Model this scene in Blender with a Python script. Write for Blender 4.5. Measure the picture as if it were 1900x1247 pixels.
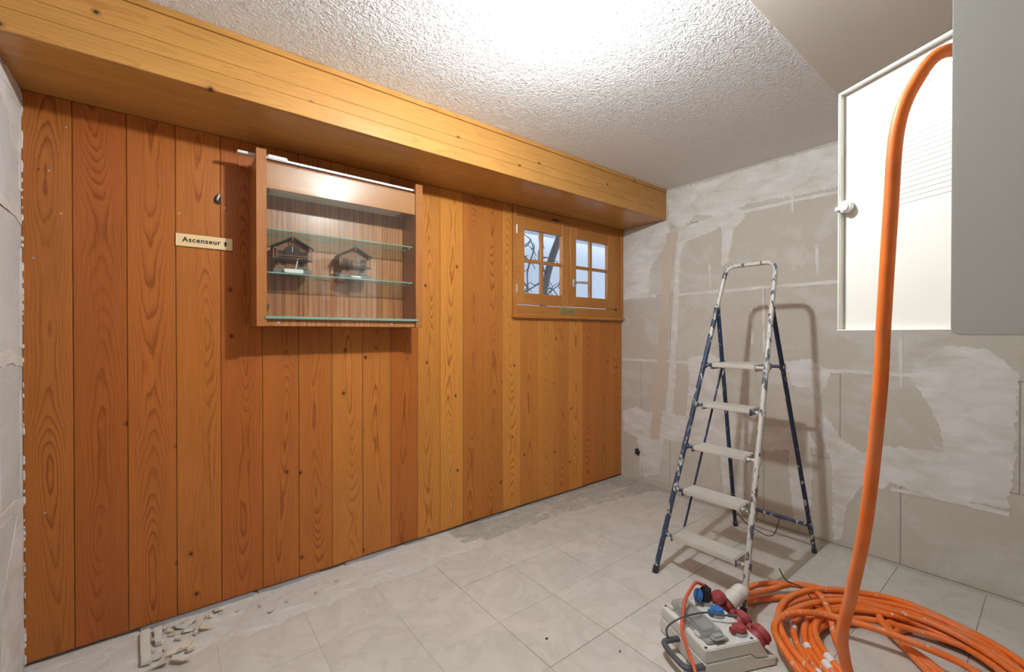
import bpy, bmesh, math, random
from mathutils import Vector, Matrix, noise as mnoise
random.seed(7)
R = math.radians
scene = bpy.context.scene
COL = scene.collection
for o in list(bpy.data.objects): bpy.data.objects.remove(o)

# ------------------------------------------------------------------ camera
cam_d = bpy.data.cameras.new('camera'); cam = bpy.data.objects.new('camera', cam_d); COL.objects.link(cam)
cam_d.sensor_fit = 'HORIZONTAL'; cam_d.sensor_width = 36.0; cam_d.lens = 36.0 * 803.0 / 1900.0
cam_d.clip_start = 0.02
cam.location = (0, 0, 1.2)
cam.rotation_euler = (R(90 - 0.35), 0, R(-38.25))
scene.camera = cam
# ------------------------------------------------------------------ world (overcast daylight), exposure
SKY = 1.25
LAMP = 1500.0
w = bpy.data.worlds.new('overcast'); scene.world = w; w.use_nodes = True
bg = w.node_tree.nodes['Background']; bg.inputs[0].default_value = (0.93, 1.0, 1.08, 1); bg.inputs[1].default_value = SKY
scene.view_settings.view_transform = 'Standard'; scene.view_settings.look = 'None'
scene.view_settings.exposure = 0.76; scene.view_settings.gamma = 1.0
try: scene.view_settings.use_curve_mapping = False
except Exception: pass

# ------------------------------------------------------------------ dimensions of the room
YW, XP, XL = 2.276, 2.968, -0.414        # wood wall face, plaster wall face, left wall face
ZC, ZS, YB = 2.292, 2.063, 1.866         # ceiling, boxed beam underside, boxed beam face

# ================================================================== node helpers
def lin(c): return tuple((v / 12.92 if v <= 0.04045 else ((v + 0.055) / 1.055) ** 2.4) for v in c)
def rgb(r, g, b): return lin((r / 255, g / 255, b / 255)) + (1,)
class G:
    def __init__(s, name):
        s.m = bpy.data.materials.new(name); s.m.use_nodes = True; s.t = s.m.node_tree
        s.b = s.t.nodes['Principled BSDF']; s.out = s.t.nodes['Material Output']
    def set(s, sock, v):
        if hasattr(v, 'is_linked'): s.t.links.new(v, sock)
        elif v is not None: sock.default_value = v
    def n(s, typ, ins=None, **p):
        nd = s.t.nodes.new(typ)
        for k, v in p.items(): setattr(nd, k, v)
        for k, v in (ins or {}).items(): s.set(nd.inputs[k], v)
        return nd
    def math(s, op, a, b=None, c=None):
        i = {0: a}
        if b is not None: i[1] = b
        if c is not None: i[2] = c
        return s.n('ShaderNodeMath', i, operation=op).outputs[0]
    def vec(s, x, y, z=0.0): return s.n('ShaderNodeCombineXYZ', {0: x, 1: y, 2: z}).outputs[0]
    def noise(s, v, scale=1.0, detail=2.0, rough=0.5, dist=0.0):
        return s.n('ShaderNodeTexNoise', {'Vector': v, 'Scale': scale, 'Detail': detail, 'Roughness': rough, 'Distortion': dist}).outputs[0]
    def noise1(s, wv, scale=1.0, detail=1.0):
        nd = s.n('ShaderNodeTexNoise', noise_dimensions='1D'); s.set(nd.inputs['W'], wv); nd.inputs['Scale'].default_value = scale; nd.inputs['Detail'].default_value = detail
        return nd.outputs[0]
    def ramp(s, f, pts, interp='LINEAR'):
        nd = s.n('ShaderNodeValToRGB', {0: f}); cr = nd.color_ramp; cr.interpolation = interp
        while len(cr.elements) < len(pts): cr.elements.new(0.5)
        for e, (p, c) in zip(cr.elements, pts):
            e.position = p; e.color = c if isinstance(c, tuple) else (c, c, c, 1)
        return nd.outputs[0]
    def mix(s, f, a, b, blend='MIX'):
        nd = s.n('ShaderNodeMix', data_type='RGBA', blend_type=blend)
        s.set(nd.inputs[0], f); s.set(nd.inputs[6], a); s.set(nd.inputs[7], b); return nd.outputs[2]
    def bump(s, h, strength=0.3, dist=0.01):
        nd = s.n('ShaderNodeBump', {'Height': h, 'Strength': strength, 'Distance': dist}); s.t.links.new(nd.outputs[0], s.b.inputs['Normal'])
    def base(s, c, rough=0.6, metal=0.0, spec=0.5, coat=0.0, coat_rough=0.2):
        s.set(s.b.inputs['Base Color'], c); s.set(s.b.inputs['Roughness'], rough); s.b.inputs['Metallic'].default_value = metal
        s.b.inputs['Specular IOR Level'].default_value = spec; s.b.inputs['Coat Weight'].default_value = coat; s.b.inputs['Coat Roughness'].default_value = coat_rough
        return s.m
    def obj(s): return s.n('ShaderNodeTexCoord').outputs['Object']
    def pos(s): return s.n('ShaderNodeNewGeometry').outputs['Position']
    def rnd(s): return s.n('ShaderNodeObjectInfo').outputs['Random']
    def attr(s, name): return s.n('ShaderNodeAttribute', attribute_type='OBJECT', attribute_name=name).outputs['Fac']
def plain(name, c, rough=0.5, metal=0.0, spec=0.5, var=0.12, scale=18):
    g = G(name); f = g.noise(g.obj(), scale, 3)
    dk = tuple(v * (1 - var) for v in c[:3]) + (1,); lt = tuple(min(1, v * (1 + var)) for v in c[:3]) + (1,)
    return g.base(g.mix(f, dk, lt), rough, metal, spec)

def wood(name, early, late, red=None, axis='z', cross='x', freq=120, spread=0.22, rough=0.36, knots=True, contrast=1.0, coat=0.07, amp=1.0):
    g = G(name); sp = g.n('ShaderNodeSeparateXYZ', {0: g.obj()}).outputs
    L = sp['xyz'.index(axis)]; C = sp['xyz'.index(cross)]
    rn = g.rnd(); r37 = g.math('MULTIPLY', rn, 137.0)
    n1 = g.noise1(g.math('ADD', g.math('MULTIPLY', L, 1.5 * amp), r37), 1.0, 1.6)
    d = g.math('ADD', g.math('MULTIPLY', g.math('SUBTRACT', n1, 0.5), spread), 0.05)
    xc = g.math('MULTIPLY', g.math('SUBTRACT', g.noise1(g.math('ADD', g.math('MULTIPLY', L, 0.5), g.math('MULTIPLY', rn, 411.0))), 0.5), 0.10)
    wob = g.math('MULTIPLY', g.math('SUBTRACT', g.noise(g.vec(g.math('MULTIPLY', C, 16.0), g.math('MULTIPLY', L, 3.2), r37), 1.0, 4.0), 0.5), 0.020)
    cx = g.math('SUBTRACT', C, xc)
    r = g.math('SQRT', g.math('ADD', g.math('ADD', g.math('MULTIPLY', cx, cx), g.math('MULTIPLY', d, d)), 0.00002))
    r = g.math('ADD', r, wob)
    fr = g.math('FRACT', g.math('MULTIPLY', r, freq))
    ring = g.ramp(fr, [(0.0, 0.05), (0.4, 0.0), (0.68, 0.3), (0.86, 1.0), (0.95, 0.8), (1.0, 0.05)])
    fade = g.math('MULTIPLY', g.ramp(g.noise(g.vec(g.math('MULTIPLY', C, 12.0), g.math('MULTIPLY', L, 1.6), r37), 1.0, 1.0), [(0.3, 0.25), (0.65, 1.0)]), contrast)
    ctr = g.math('EXPONENT', g.math('MULTIPLY', g.math('MULTIPLY', cx, cx), -900.0)); fade = g.math('MULTIPLY', fade, g.math('ADD', g.math('MULTIPLY', ctr, 0.75), 0.30))
    f = g.math('MULTIPLY', ring, fade)
    if red is not None: early_s = g.mix(g.attr('red'), early, red)
    else: early_s = early
    col = g.mix(f, early_s, g.mix(0.35, late, early_s, 'MIX'))
    fib = g.noise(g.vec(g.math('MULTIPLY', C, 420.0), g.math('MULTIPLY', L, 7.0), r37), 1.0, 2.0)
    col = g.mix(1.0, col, g.ramp(fib, [(0.25, 0.82), (0.75, 1.08)]), 'MULTIPLY')
    big = g.noise(g.vec(g.math('MULTIPLY', C, 9.0), g.math('MULTIPLY', L, 1.3), r37), 1.0, 2.0)
    col = g.mix(1.0, col, g.ramp(big, [(0.2, 0.86), (0.8, 1.08)]), 'MULTIPLY')
    tn = g.attr('tone'); tv = g.n('ShaderNodeCombineColor', {0: tn, 1: tn, 2: tn}).outputs[0]
    col = g.mix(1.0, col, tv, 'MULTIPLY')
    if knots:
        vv = g.n('ShaderNodeTexVoronoi', {'Vector': g.vec(g.math('ADD', C, g.math('MULTIPLY', rn, 77.0)), g.math('MULTIPLY', L, 0.8)), 'Scale': 6.0}, voronoi_dimensions='2D')
        sc = g.n('ShaderNodeSeparateColor', {0: vv.outputs['Color']}).outputs[0]
        near = g.math('LESS_THAN', vv.outputs['Distance'], 0.24)
        k = g.ramp(vv.outputs['Distance'], [(0.02, 1.0), (0.035, 0.5), (0.08, 0.0)])
        k = g.math('MULTIPLY', k, g.math('GREATER_THAN', sc, 0.78))
        col = g.mix(k, col, rgb(66, 34, 16))
    g.bump(g.math('SUBTRACT', fib, g.math('MULTIPLY', f, 0.4)), 0.08, 0.002)
    return g.base(col, rough, 0, 0.26, coat, 0.2)

# ================================================================== mesh helpers
def setp(o, label=None, cat=None, group=None, kind=None):
    if label: o['label'] = label
    if cat: o['category'] = cat
    if group: o['group'] = group
    if kind: o['kind'] = kind
    return o
def link(name, me, m=None, parent=None, loc=(0, 0, 0)):
    o = bpy.data.objects.new(name, me); COL.objects.link(o); o.location = loc
    if me is not None and m is not None and not me.materials:
        for mm in (m if isinstance(m, (list, tuple)) else [m]): me.materials.append(mm)
    if parent is not None: o.parent = parent
    return o
def build(name, bm, m, parent=None, loc=(0, 0, 0), smooth=False, auto=None):
    bmesh.ops.recalc_face_normals(bm, faces=bm.faces[:])
    me = bpy.data.meshes.new(name); bm.to_mesh(me); bm.free()
    if smooth:
        for p in me.polygons: p.use_smooth = True
        if auto:
            try: me.set_sharp_from_angle(angle=R(auto))
            except Exception: pass
    return link(name, me, m, parent, loc)
def empty(name, loc=(0, 0, 0), rz=0.0):
    o = bpy.data.objects.new(name, None); COL.objects.link(o); o.location = loc; o.rotation_euler = (0, 0, rz); o.empty_display_size = 0.05
    return o
def bbox(bm, x0, x1, y0, y1, z0, z1, bev=0.0, seg=1, M=None):
    b2 = bmesh.new(); r = bmesh.ops.create_cube(b2, size=1.0)
    for v in b2.verts: v.co = Vector((x0 + (v.co.x + .5) * (x1 - x0), y0 + (v.co.y + .5) * (y1 - y0), z0 + (v.co.z + .5) * (z1 - z0)))
    if bev > 0: bmesh.ops.bevel(b2, geom=b2.edges[:], offset=bev, segments=seg, affect='EDGES', clamp_overlap=True)
    if M is not None: b2.transform(M)
    merge(bm, b2)
def merge(bm, b2):
    me = bpy.data.meshes.new('t'); b2.to_mesh(me); b2.free(); bm.from_mesh(me); bpy.data.meshes.remove(me)
def slab(name, x0, x1, y0, y1, z0, z1, m, parent=None, bev=0.001, off=(0, 0, 0), seg=1):
    bm = bmesh.new(); hx, hy, hz = (x1 - x0) / 2, (y1 - y0) / 2, (z1 - z0) / 2
    bbox(bm, -hx, hx, -hy, hy, -hz, hz, bev, seg)
    return build(name, bm, m, parent, (x0 + hx - off[0], y0 + hy - off[1], z0 + hz - off[2]))
def frame_from(d):
    d = Vector(d).normalized(); up = Vector((0, 0, 1)) if abs(d.z) < 0.95 else Vector((1, 0, 0))
    x = up.cross(d).normalized(); y = d.cross(x); return Matrix((x, y, d)).transposed().to_4x4()
def cyl(bm, a, b, r, r2=None, n=16, cap=True, bev=0.0):
    a = Vector(a); b = Vector(b); r2 = r if r2 is None else r2; b2 = bmesh.new()
    bmesh.ops.create_cone(b2, cap_ends=cap, segments=n, radius1=r, radius2=r2, depth=(b - a).length)
    if bev > 0:
        es = [e for e in b2.edges if len(e.link_faces) == 2 and any(len(f.verts) > 4 for f in e.link_faces)]
        bmesh.ops.bevel(b2, geom=es, offset=bev, segments=2, affect='EDGES')
    b2.transform(Matrix.Translation((a + b) / 2) @ frame_from(b - a)); merge(bm, b2)
def sph(bm, c, r, n=16, sc=(1, 1, 1)):
    b2 = bmesh.new(); bmesh.ops.create_uvsphere(b2, u_segments=n, v_segments=max(6, n // 2), radius=r)
    b2.transform(Matrix.Translation(c) @ Matrix.Diagonal((*sc, 1))); merge(bm, b2)
def catmull(pts, n=8, closed=False):
    P = [Vector(p) for p in pts]; out = []
    for i in range(len(P) - 1):
        p0 = P[i - 1] if i > 0 else P[0] * 2 - P[1]; p1, p2 = P[i], P[i + 1]; p3 = P[i + 2] if i + 2 < len(P) else P[-1] * 2 - P[-2]
        for k in range(n):
            t = k / n; out.append(0.5 * ((2 * p1) + (p2 - p0) * t + (2 * p0 - 5 * p1 + 4 * p2 - p3) * t * t + (3 * p1 - p0 - 3 * p2 + p3) * t ** 3))
    out.append(P[-1]); return out
def tube(bm, pts, r, n=10, cap=True):
    pts = [Vector(p) for p in pts]; T = []
    for i in range(len(pts)):
        a = pts[max(0, i - 1)]; b = pts[min(len(pts) - 1, i + 1)]; T.append((b - a).normalized())
    nx = T[0].orthogonal().normalized(); rings = []
    for i, p in enumerate(pts):
        nx = (nx - T[i] * nx.dot(T[i])).normalized(); ny = T[i].cross(nx); rr = r(i / (len(pts) - 1)) if callable(r) else r
        rings.append([bm.verts.new(p + (nx * math.cos(2 * math.pi * k / n) + ny * math.sin(2 * math.pi * k / n)) * rr) for k in range(n)])
    for a, b in zip(rings, rings[1:]):
        for k in range(n): bm.faces.new((a[k], a[(k + 1) % n], b[(k + 1) % n], b[k]))
    if cap: bm.faces.new(rings[0][::-1]); bm.faces.new(rings[-1])
def prism(bm, poly, axis, a, b, bev=0.0):
    # polygon in the two other axes (cyclic order), extruded along axis from a to b
    def mk(p, t):
        return {'x': (t, p[0], p[1]), 'y': (p[0], t, p[1]), 'z': (p[0], p[1], t)}[axis]
    b2 = bmesh.new(); A = [b2.verts.new(mk(p, a)) for p in poly]; B = [b2.verts.new(mk(p, b)) for p in poly]; n = len(poly)
    b2.faces.new(A); b2.faces.new(B[::-1])
    for i in range(n): b2.faces.new((A[i], B[i], B[(i + 1) % n], A[(i + 1) % n]))
    bmesh.ops.recalc_face_normals(b2, faces=b2.faces[:])
    if bev > 0: bmesh.ops.bevel(b2, geom=b2.edges[:], offset=bev, segments=2, affect='EDGES', clamp_overlap=True)
    merge(bm, b2)
def ragged(poly, step=0.02, amp=0.008, seed=0):
    rr = random.Random(seed); out = []; n = len(poly)
    for i in range(n):
        a = Vector(poly[i]); b = Vector(poly[(i + 1) % n]); L = (b - a).length; k = max(1, int(L / step)); t = (b - a).normalized(); nn = Vector((-t.y, t.x))
        for j in range(k):
            p = a + (b - a) * (j / k); s = 1 if j else 0.4
            out.append(p + nn * rr.gauss(0, amp) * s + t * rr.uniform(-.3, .3) * step * s)
    return [(p.x, p.y) for p in out]

# ================================================================== materials
M_board = wood('varnished_pine_board', rgb(202, 135, 60), rgb(128, 58, 18), rgb(184, 101, 44), 'z', 'x', 160, spread=0.15, amp=0.5, contrast=1.25)
M_beam = wood('varnished_pine_beam_face', rgb(204, 146, 76), rgb(146, 84, 34), None, 'x', 'z', 210, spread=0.08, contrast=0.55, amp=0.18)
M_beamu = wood('varnished_pine_beam_underside', rgb(204, 146, 76), rgb(146, 84, 34), None, 'x', 'y', 170, spread=0.1, rough=0.26, contrast=0.6, amp=0.4, knots=False)
M_win = wood('varnished_window_pine', rgb(192, 126, 60), rgb(140, 76, 30), None, 'z', 'x', 130, spread=0.3, contrast=0.5, knots=False)
M_winh = wood('varnished_window_pine_rail', rgb(190, 124, 58), rgb(140, 76, 30), None, 'x', 'z', 130, spread=0.3, contrast=0.5, knots=False)
M_case = wood('mahogany_panel', rgb(176, 112, 62), rgb(124, 66, 32), None, 'z', 'x', 190, spread=0.4, contrast=0.5, knots=False, rough=0.3)
M_caseh = wood('mahogany_header', rgb(190, 126, 70), rgb(150, 90, 46), None, 'x', 'z', 120, spread=0.5, contrast=0.35, knots=False, rough=0.28)
def zebra():
    g = G('striped_veneer'); sp = g.n('ShaderNodeSeparateXYZ', {0: g.obj()}).outputs
    f = g.noise(g.vec(g.math('MULTIPLY', sp[0], 85.0), g.math('MULTIPLY', sp[2], 1.2), g.math('MULTIPLY', sp[1], 20.0)), 1.0, 4.0, 0.65)
    c = g.ramp(f, [(0.3, rgb(116, 66, 34)), (0.45, rgb(162, 102, 58)), (0.55, rgb(186, 124, 74)), (0.75, rgb(202, 144, 92))])
    return g.base(c, 0.35, 0, 0.4, 0.2)
M_zebra = zebra()
def block_mat(name, base, pale, brown):
    g = G(name); p = g.pos()
    spx = g.n('ShaderNodeSeparateXYZ', {0: p}).outputs; a = g.noise(g.vec(spx[0], g.math('MULTIPLY', spx[1], 2.0), g.math('MULTIPLY', spx[2], 3.4)), 1.0, 6, 0.66, 0.9); b = g.noise(p, 9.0, 4, 0.6); c = g.noise(p, 60.0, 2)
    col = g.mix(g.ramp(a, [(0.50, 0.0), (0.56, 0.5), (0.70, 1.0)]), base, pale)
    col = g.mix(g.ramp(b, [(0.3, 0.35), (0.5, 0.0)]), col, brown)
    col = g.mix(1.0, col, g.ramp(c, [(0.2, 0.95), (0.8, 1.03)]), 'MULTIPLY')
    g.bump(g.math('ADD', g.math('MULTIPLY', b, 0.6), g.math('MULTIPLY', c, 0.25)), 0.25, 0.004)
    return g.base(col, 0.9, 0, 0.25)
M_block = block_mat('gypsum_block', rgb(202, 193, 180), rgb(214, 208, 200), rgb(192, 182, 168))
M_blockl = block_mat('gypsum_block_grey', rgb(208, 205, 200), rgb(218, 215, 210), rgb(196, 193, 188))
M_mortar = plain('old_mortar', rgb(170, 162, 152), 0.95, 0, 0.2)
def filler_mat():
    g = G('white_filler'); p = g.pos(); sp = g.n('ShaderNodeSeparateXYZ', {0: p}).outputs
    s = g.noise(g.vec(g.math('MULTIPLY', sp[1], 6.0), g.math('MULTIPLY', sp[2], 14.0), sp[0]), 1.0, 4, 0.6, 0.5); f = g.noise(p, 35, 3)
    c = g.ramp(g.math('ADD', g.math('MULTIPLY', s, 0.75), g.math('MULTIPLY', g.noise(p, 3.0, 4, 0.6, 0.8), 0.25)), [(0.32, rgb(204, 196, 184)), (0.45, rgb(218, 212, 204)), (0.62, rgb(231, 227, 223))])
    g.bump(g.math('ADD', s, g.math('MULTIPLY', f, 0.3)), 0.3, 0.004); return g.base(c, 0.85, 0, 0.25)
M_fill = filler_mat()
M_chase = plain('beige_chase_plaster', rgb(206, 190, 172), 0.9, 0, 0.2, 0.06, 9)
def ceil_mat():
    g = G('roughcast_ceiling_paint'); p = g.pos()
    a = g.noise(p, 48.0, 3.0, 0.55, 1.6); b = g.noise(p, 110.0, 2.0)
    col = g.mix(g.noise(p, 1.5, 3), rgb(236, 233, 230), rgb(242, 240, 238))
    g.bump(g.math('ADD', g.ramp(a, [(0.35, 0.0), (0.65, 1.0)]), g.math('MULTIPLY', b, 0.3)), 0.55, 0.009)
    return g.base(col, 0.9, 0, 0.25)
M_ceil = ceil_mat()
M_ceil2 = plain('smooth_greige_ceiling_paint', rgb(228, 222, 211), 0.7, 0, 0.3, 0.03, 4)
def tile_mat():
    g = G('dusty_floor_tile'); p = g.pos()
    a = g.noise(p, 3.2, 5, 0.62, 1.2); b = g.noise(p, 1.1, 3); c = g.noise(p, 22, 4, 0.6, 0.8); d = g.noise(p, 120, 2); rn = g.rnd()
    col = g.mix(g.ramp(b, [(0.35, 0.0), (0.7, 1.0)]), rgb(212, 203, 192), rgb(211, 206, 200))
    vein = g.ramp(g.math('ABSOLUTE', g.math('SUBTRACT', a, 0.5)), [(0.0, 1.0), (0.07, 0.25), (0.16, 0.0)])
    col = g.mix(g.math('MULTIPLY', vein, 0.30), col, rgb(172, 163, 152))
    col = g.mix(g.math('MULTIPLY', g.ramp(c, [(0.56, 0.0), (0.72, 1.0)]), 0.4), col, rgb(180, 172, 162))
    col = g.mix(g.ramp(d, [(0.74, 0.0), (0.78, 0.8)]), col, rgb(228, 224, 218))
    tv = g.ramp(rn, [(0.0, 0.965), (1.0, 1.015)]); col = g.mix(1.0, col, tv, 'MULTIPLY')
    g.bump(g.math('ADD', g.math('MULTIPLY', c, 0.5), d), 0.12, 0.003)
    return g.base(col, 0.62, 0, 0.35)
M_tile = tile_mat()
M_grout = plain('dusty_grout', rgb(196, 187, 175), 0.95, 0, 0.2, 0.1, 30)
def screed_mat(name, c0, c1, c2):
    g = G(name); p = g.pos(); a = g.noise(p, 5, 5, 0.65, 1.0); b = g.noise(p, 30, 4, 0.6)
    col = g.mix(g.ramp(a, [(0.35, 0.0), (0.65, 1.0)]), c0, c1); col = g.mix(g.ramp(b, [(0.55, 0.0), (0.75, 0.7)]), col, c2); q = g.n('ShaderNodeSeparateXYZ', {0: p}).outputs
    st = g.noise(g.vec(g.math('MULTIPLY', q[0], 5.0), g.math('MULTIPLY', q[1], 38.0)), 1.0, 4, 0.65, 0.6); col = g.mix(g.ramp(st, [(0.58, 0.0), (0.66, 0.75)]), col, rgb(228, 225, 221))
    g.bump(g.math('ADD', a, b), 0.5, 0.006); return g.base(col, 0.95, 0, 0.2)
M_screed = screed_mat('pale_screed', rgb(206, 198, 187), rgb(216, 210, 203), rgb(186, 177, 166))
M_cement = screed_mat('grey_cement', rgb(172, 165, 155), rgb(192, 184, 173), rgb(146, 140, 131))
M_alu = plain('dull_aluminium', rgb(186, 188, 192), 0.45, 0.6)
M_white = plain('white_plastic', rgb(232, 230, 224), 0.4, 0, 0.5, 0.03)
M_enamel = plain('white_enamel', rgb(226, 223, 214), 0.28, 0, 0.5, 0.01)
M_grey_en = plain('light_grey_enamel', rgb(200, 198, 192), 0.4, 0, 0.5, 0.015, 3)
M_ink = plain('grey_print', rgb(182, 180, 176), 0.6)
M_black = plain('black_ink', rgb(22, 18, 16), 0.6)
M_blackp = plain('black_plastic', rgb(48, 48, 50), 0.5)
M_greyp = plain('dark_grey_plastic', rgb(84, 86, 90), 0.5)
M_sign = plain('cream_engraved_plate', rgb(238, 205, 152), 0.4, 0, 0.5, 0.03, 6)
M_brass = plain('worn_brass_plate', rgb(172, 146, 88), 0.5, 0.0)
M_metal = plain('window_handle_metal', rgb(206, 200, 190), 0.35, 0.7)
M_rub = plain('dark_hinge', rgb(60, 44, 32), 0.5)
def glass(name, tint=(1, 1, 1, 1), haze=0.03, ior=1.5):
    g = G(name); t = g.t; tr = g.n('ShaderNodeBsdfTransparent', {0: tint}); gl = g.n('ShaderNodeBsdfGlossy', {'Roughness': 0.01}); df = g.n('ShaderNodeBsdfDiffuse', {0: (0.8, 0.78, 0.74, 1)})
    bf = g.n('ShaderNodeNewGeometry').outputs['Backfacing']
    iv = g.math('ADD', ior, g.math('MULTIPLY', bf, 1.0 / ior - ior)); fr = g.n('ShaderNodeFresnel', {'IOR': iv}).outputs[0]
    m1 = g.n('ShaderNodeMixShader', {0: haze, 1: tr.outputs[0], 2: df.outputs[0]}); m2 = g.n('ShaderNodeMixShader', {0: fr, 1: m1.outputs[0], 2: gl.outputs[0]})
    t.links.new(m2.outputs[0], g.out.inputs[0]); return g.m
M_glass = glass('showcase_glass', (0.97, 0.985, 0.97, 1), 0.012)
M_pane = glass('window_pane_glass', (0.98, 0.99, 1, 1), 0.02)
M_shelf = glass('shelf_glass', (0.88, 0.95, 0.91, 1), 0.10)
M_edge = plain('green_glass_edge', rgb(128, 158, 142), 0.2)
M_clear = glass('clear_flap_plastic', (0.86, 0.87, 0.87, 1), 0.22)
def emis(name, c, s):
    g = G(name); g.b.inputs['Base Color'].default_value = (1, 1, 1, 1); g.b.inputs['Emission Color'].default_value = c; g.b.inputs['Emission Strength'].default_value = s; return g.m
M_bulb = emis('lit_bulb', (0.92, 1.0, 1.05, 1), LAMP)
def orange_mat(name, base, amt):
    g = G(name); p = g.pos(); a = g.noise(p, 38, 4, 0.6, 0.4); b = g.noise(p, 12, 3)
    dust = g.noise(p, 7, 4, 0.65)
    col = g.mix(g.ramp(b, [(0.3, 0.0), (0.7, 1.0)]), base, tuple(min(1, v * 1.25) for v in base[:3]) + (1,))
    col = g.mix(g.math('MULTIPLY', g.ramp(dust, [(0.45, 0.0), (0.75, 1.0)]), 0.35), col, rgb(222, 170, 140))
    col = g.mix(g.math('MULTIPLY', g.ramp(a, [(0.69 - amt, 0.0), (0.72 - amt, 1.0)]), 0.8), col, rgb(226, 216, 204))
    return g.base(col, 0.5, 0, 0.4)
M_orange = orange_mat('orange_cable_sheath', rgb(224, 112, 40), 0.05)
M_orange2 = orange_mat('orange_hanging_cable_sheath', rgb(224, 112, 40), -0.04)
M_redcord = plain('red_orange_cord', rgb(206, 88, 54), 0.5)
def splat(name, base, amt, seedv):
    g = G(name); p = g.n('ShaderNodeVectorMath', {0: g.pos(), 1: (seedv, seedv * 2.0, 0)}).outputs[0]
    p2 = g.n('ShaderNodeVectorMath', {0: p, 1: (1.0, 1.0, 0.4)}, operation='MULTIPLY').outputs[0]; a = g.noise(p2, 40, 5, 0.62, 0.4); b = g.noise(p, 62, 4, 0.6); c = g.noise(p, 9, 2)
    wh = g.mix(c, rgb(214, 205, 192), rgb(190, 186, 180))
    col = g.mix(g.ramp(b, [(0.55, 0.0), (0.62, 0.8)]), base, rgb(64, 58, 54))
    col = g.mix(g.ramp(a, [(0.62 - amt, 0.0), (0.65 - amt, 1.0)]), col, wh)
    g.bump(a, 0.3, 0.003); return g.base(col, 0.5, 0.1, 0.45)
M_lad = splat('paint_splashed_blue_steel', rgb(56, 70, 96), 0.06, 3.0)
M_ladw = splat('heavily_splashed_steel', rgb(92, 98, 110), 0.185, 11.0)
M_ladr = splat('blue_steel_rear_leg', rgb(42, 60, 92), 0.015, 5.0)
M_tread = splat('plaster_covered_tread', rgb(206, 200, 190), 0.35, 7.0)
M_red = plain('dusty_red_plastic', rgb(158, 66, 66), 0.5, 0, 0.4, 0.2, 20)
M_blue = plain('blue_plastic', rgb(54, 112, 180), 0.4, 0, 0.5, 0.1)
M_boxg = plain('dusty_grey_plastic', rgb(218, 215, 208), 0.55, 0, 0.4, 0.07, 14)
M_boxd = plain('mid_grey_plastic', rgb(160, 160, 156), 0.5)
M_plug = plain('pale_grey_plug', rgb(218, 212, 202), 0.5, 0, 0.4, 0.05)
M_shard = plain('broken_plaster', rgb(216, 209, 198), 0.95, 0, 0.2, 0.1, 20)
M_shardt = plain('broken_tile', rgb(220, 205, 186), 0.8, 0, 0.3, 0.1, 20)
M_chalet = plain('carved_chalet_wood', rgb(138, 92, 58), 0.6, 0, 0.3, 0.2, 60)
M_chdark = plain('dark_stained_wood_and_opening_shade', rgb(58, 42, 34), 0.6, 0, 0.3, 0.2, 60)  # dark wood; its colour also stands in for shade in the chalet openings
M_stone = plain('grey_painted_base', rgb(120, 116, 108), 0.8)
M_ext = plain('pale_rendered_exterior', rgb(206, 214, 226), 0.9, 0, 0.2, 0.05, 3)
M_bark = plain('grey_bark', rgb(92, 94, 100), 0.9, 0, 0.2, 0.25, 30)
M_snow = plain('pale_exterior_ground', rgb(204, 208, 214), 0.95, 0, 0.2)
M_gasket = plain('grey_diffuser', rgb(196, 194, 186), 0.5)

# ================================================================== STRUCTURE
# ---- floor: slab, tiles, screed strips
fl = slab('floor', -0.6, 3.1, -2.6, 2.45, -0.15, -0.0015, M_grout, bev=0)
setp(fl, 'dusty beige square tiled floor with grey screed patches', 'floor', kind='structure')
fo = fl.location.copy()
PX, PY = 0.31, 0.308
tb = bmesh.new(); bbox(tb, -PX / 2 + .0010, PX / 2 - .0010, -PY / 2 + .0010, PY / 2 - .0010, -0.008, 0, 0.0012)
tme = bpy.data.meshes.new('tile'); tb.to_mesh(tme); tb.free()
for i in range(-5, 6):
    for j in range(-7, 1):
        cx = 1.065 + (i + .5) * PX; cy = 1.745 + (j + .5) * PY
        if cx - PX / 2 < XL - 0.15 or cx - PX / 2 > XP or cy < -0.55: continue
        dz = 0.0018 if i >= 0 else 0.0
        o = link('tile', tme, M_tile, fl, (cx - fo.x, cy - fo.y, dz + random.uniform(-.0005, .0005) - fo.z))
        o.rotation_euler = (random.uniform(-.0015, .0015), random.uniform(-.0015, .0015), 0)
# cut row of tiles along the screed
for i in range(-5, 6):
    x0 = 1.065 + i * PX + .0016; x1 = x0 + PX - .0032
    if x0 < XL - 0.15 or x0 > XP: continue
    yt = 2.015 + 0.02 * math.sin(i * 2.1) - (0.0 if i < 2 else 0.03 * (i - 1) * 0.5)
    poly = [(x0, 1.7466), (x1, 1.7466)] + [(x1 + (x0 - x1) * k / 8, yt + random.uniform(-.012, .012)) for k in range(9)]
    c = (sum(p[0] for p in poly) / len(poly), sum(p[1] for p in poly) / len(poly))
    bm = bmesh.new(); prism(bm, [(p[0] - c[0], p[1] - c[1]) for p in poly], 'z', -0.008, 0.0)
    build('tile', bm, M_tile, fl, (c[0] - fo.x, c[1] - fo.y, (0.0018 if i >= 0 else 0.0) - fo.z))
def rough_strip(name, x0, x1, y0f, y1f, zf, m, nx=120, ny=14, parent=fl):
    bm = bmesh.new(); g = []
    for i in range(nx + 1):
        x = x0 + (x1 - x0) * i / nx; a, b = y0f(x), y1f(x); row = []
        for j in range(ny + 1):
            t = j / ny; y = a + (b - a) * t; row.append(bm.verts.new((x - fo.x, y - fo.y, zf(x, y, t) - fo.z)))
        g.append(row)
    for i in range(nx):
        for j in range(ny): bm.faces.new((g[i][j], g[i + 1][j], g[i + 1][j + 1], g[i][j + 1]))
    return build(name, bm, m, parent, smooth=True)
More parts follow.
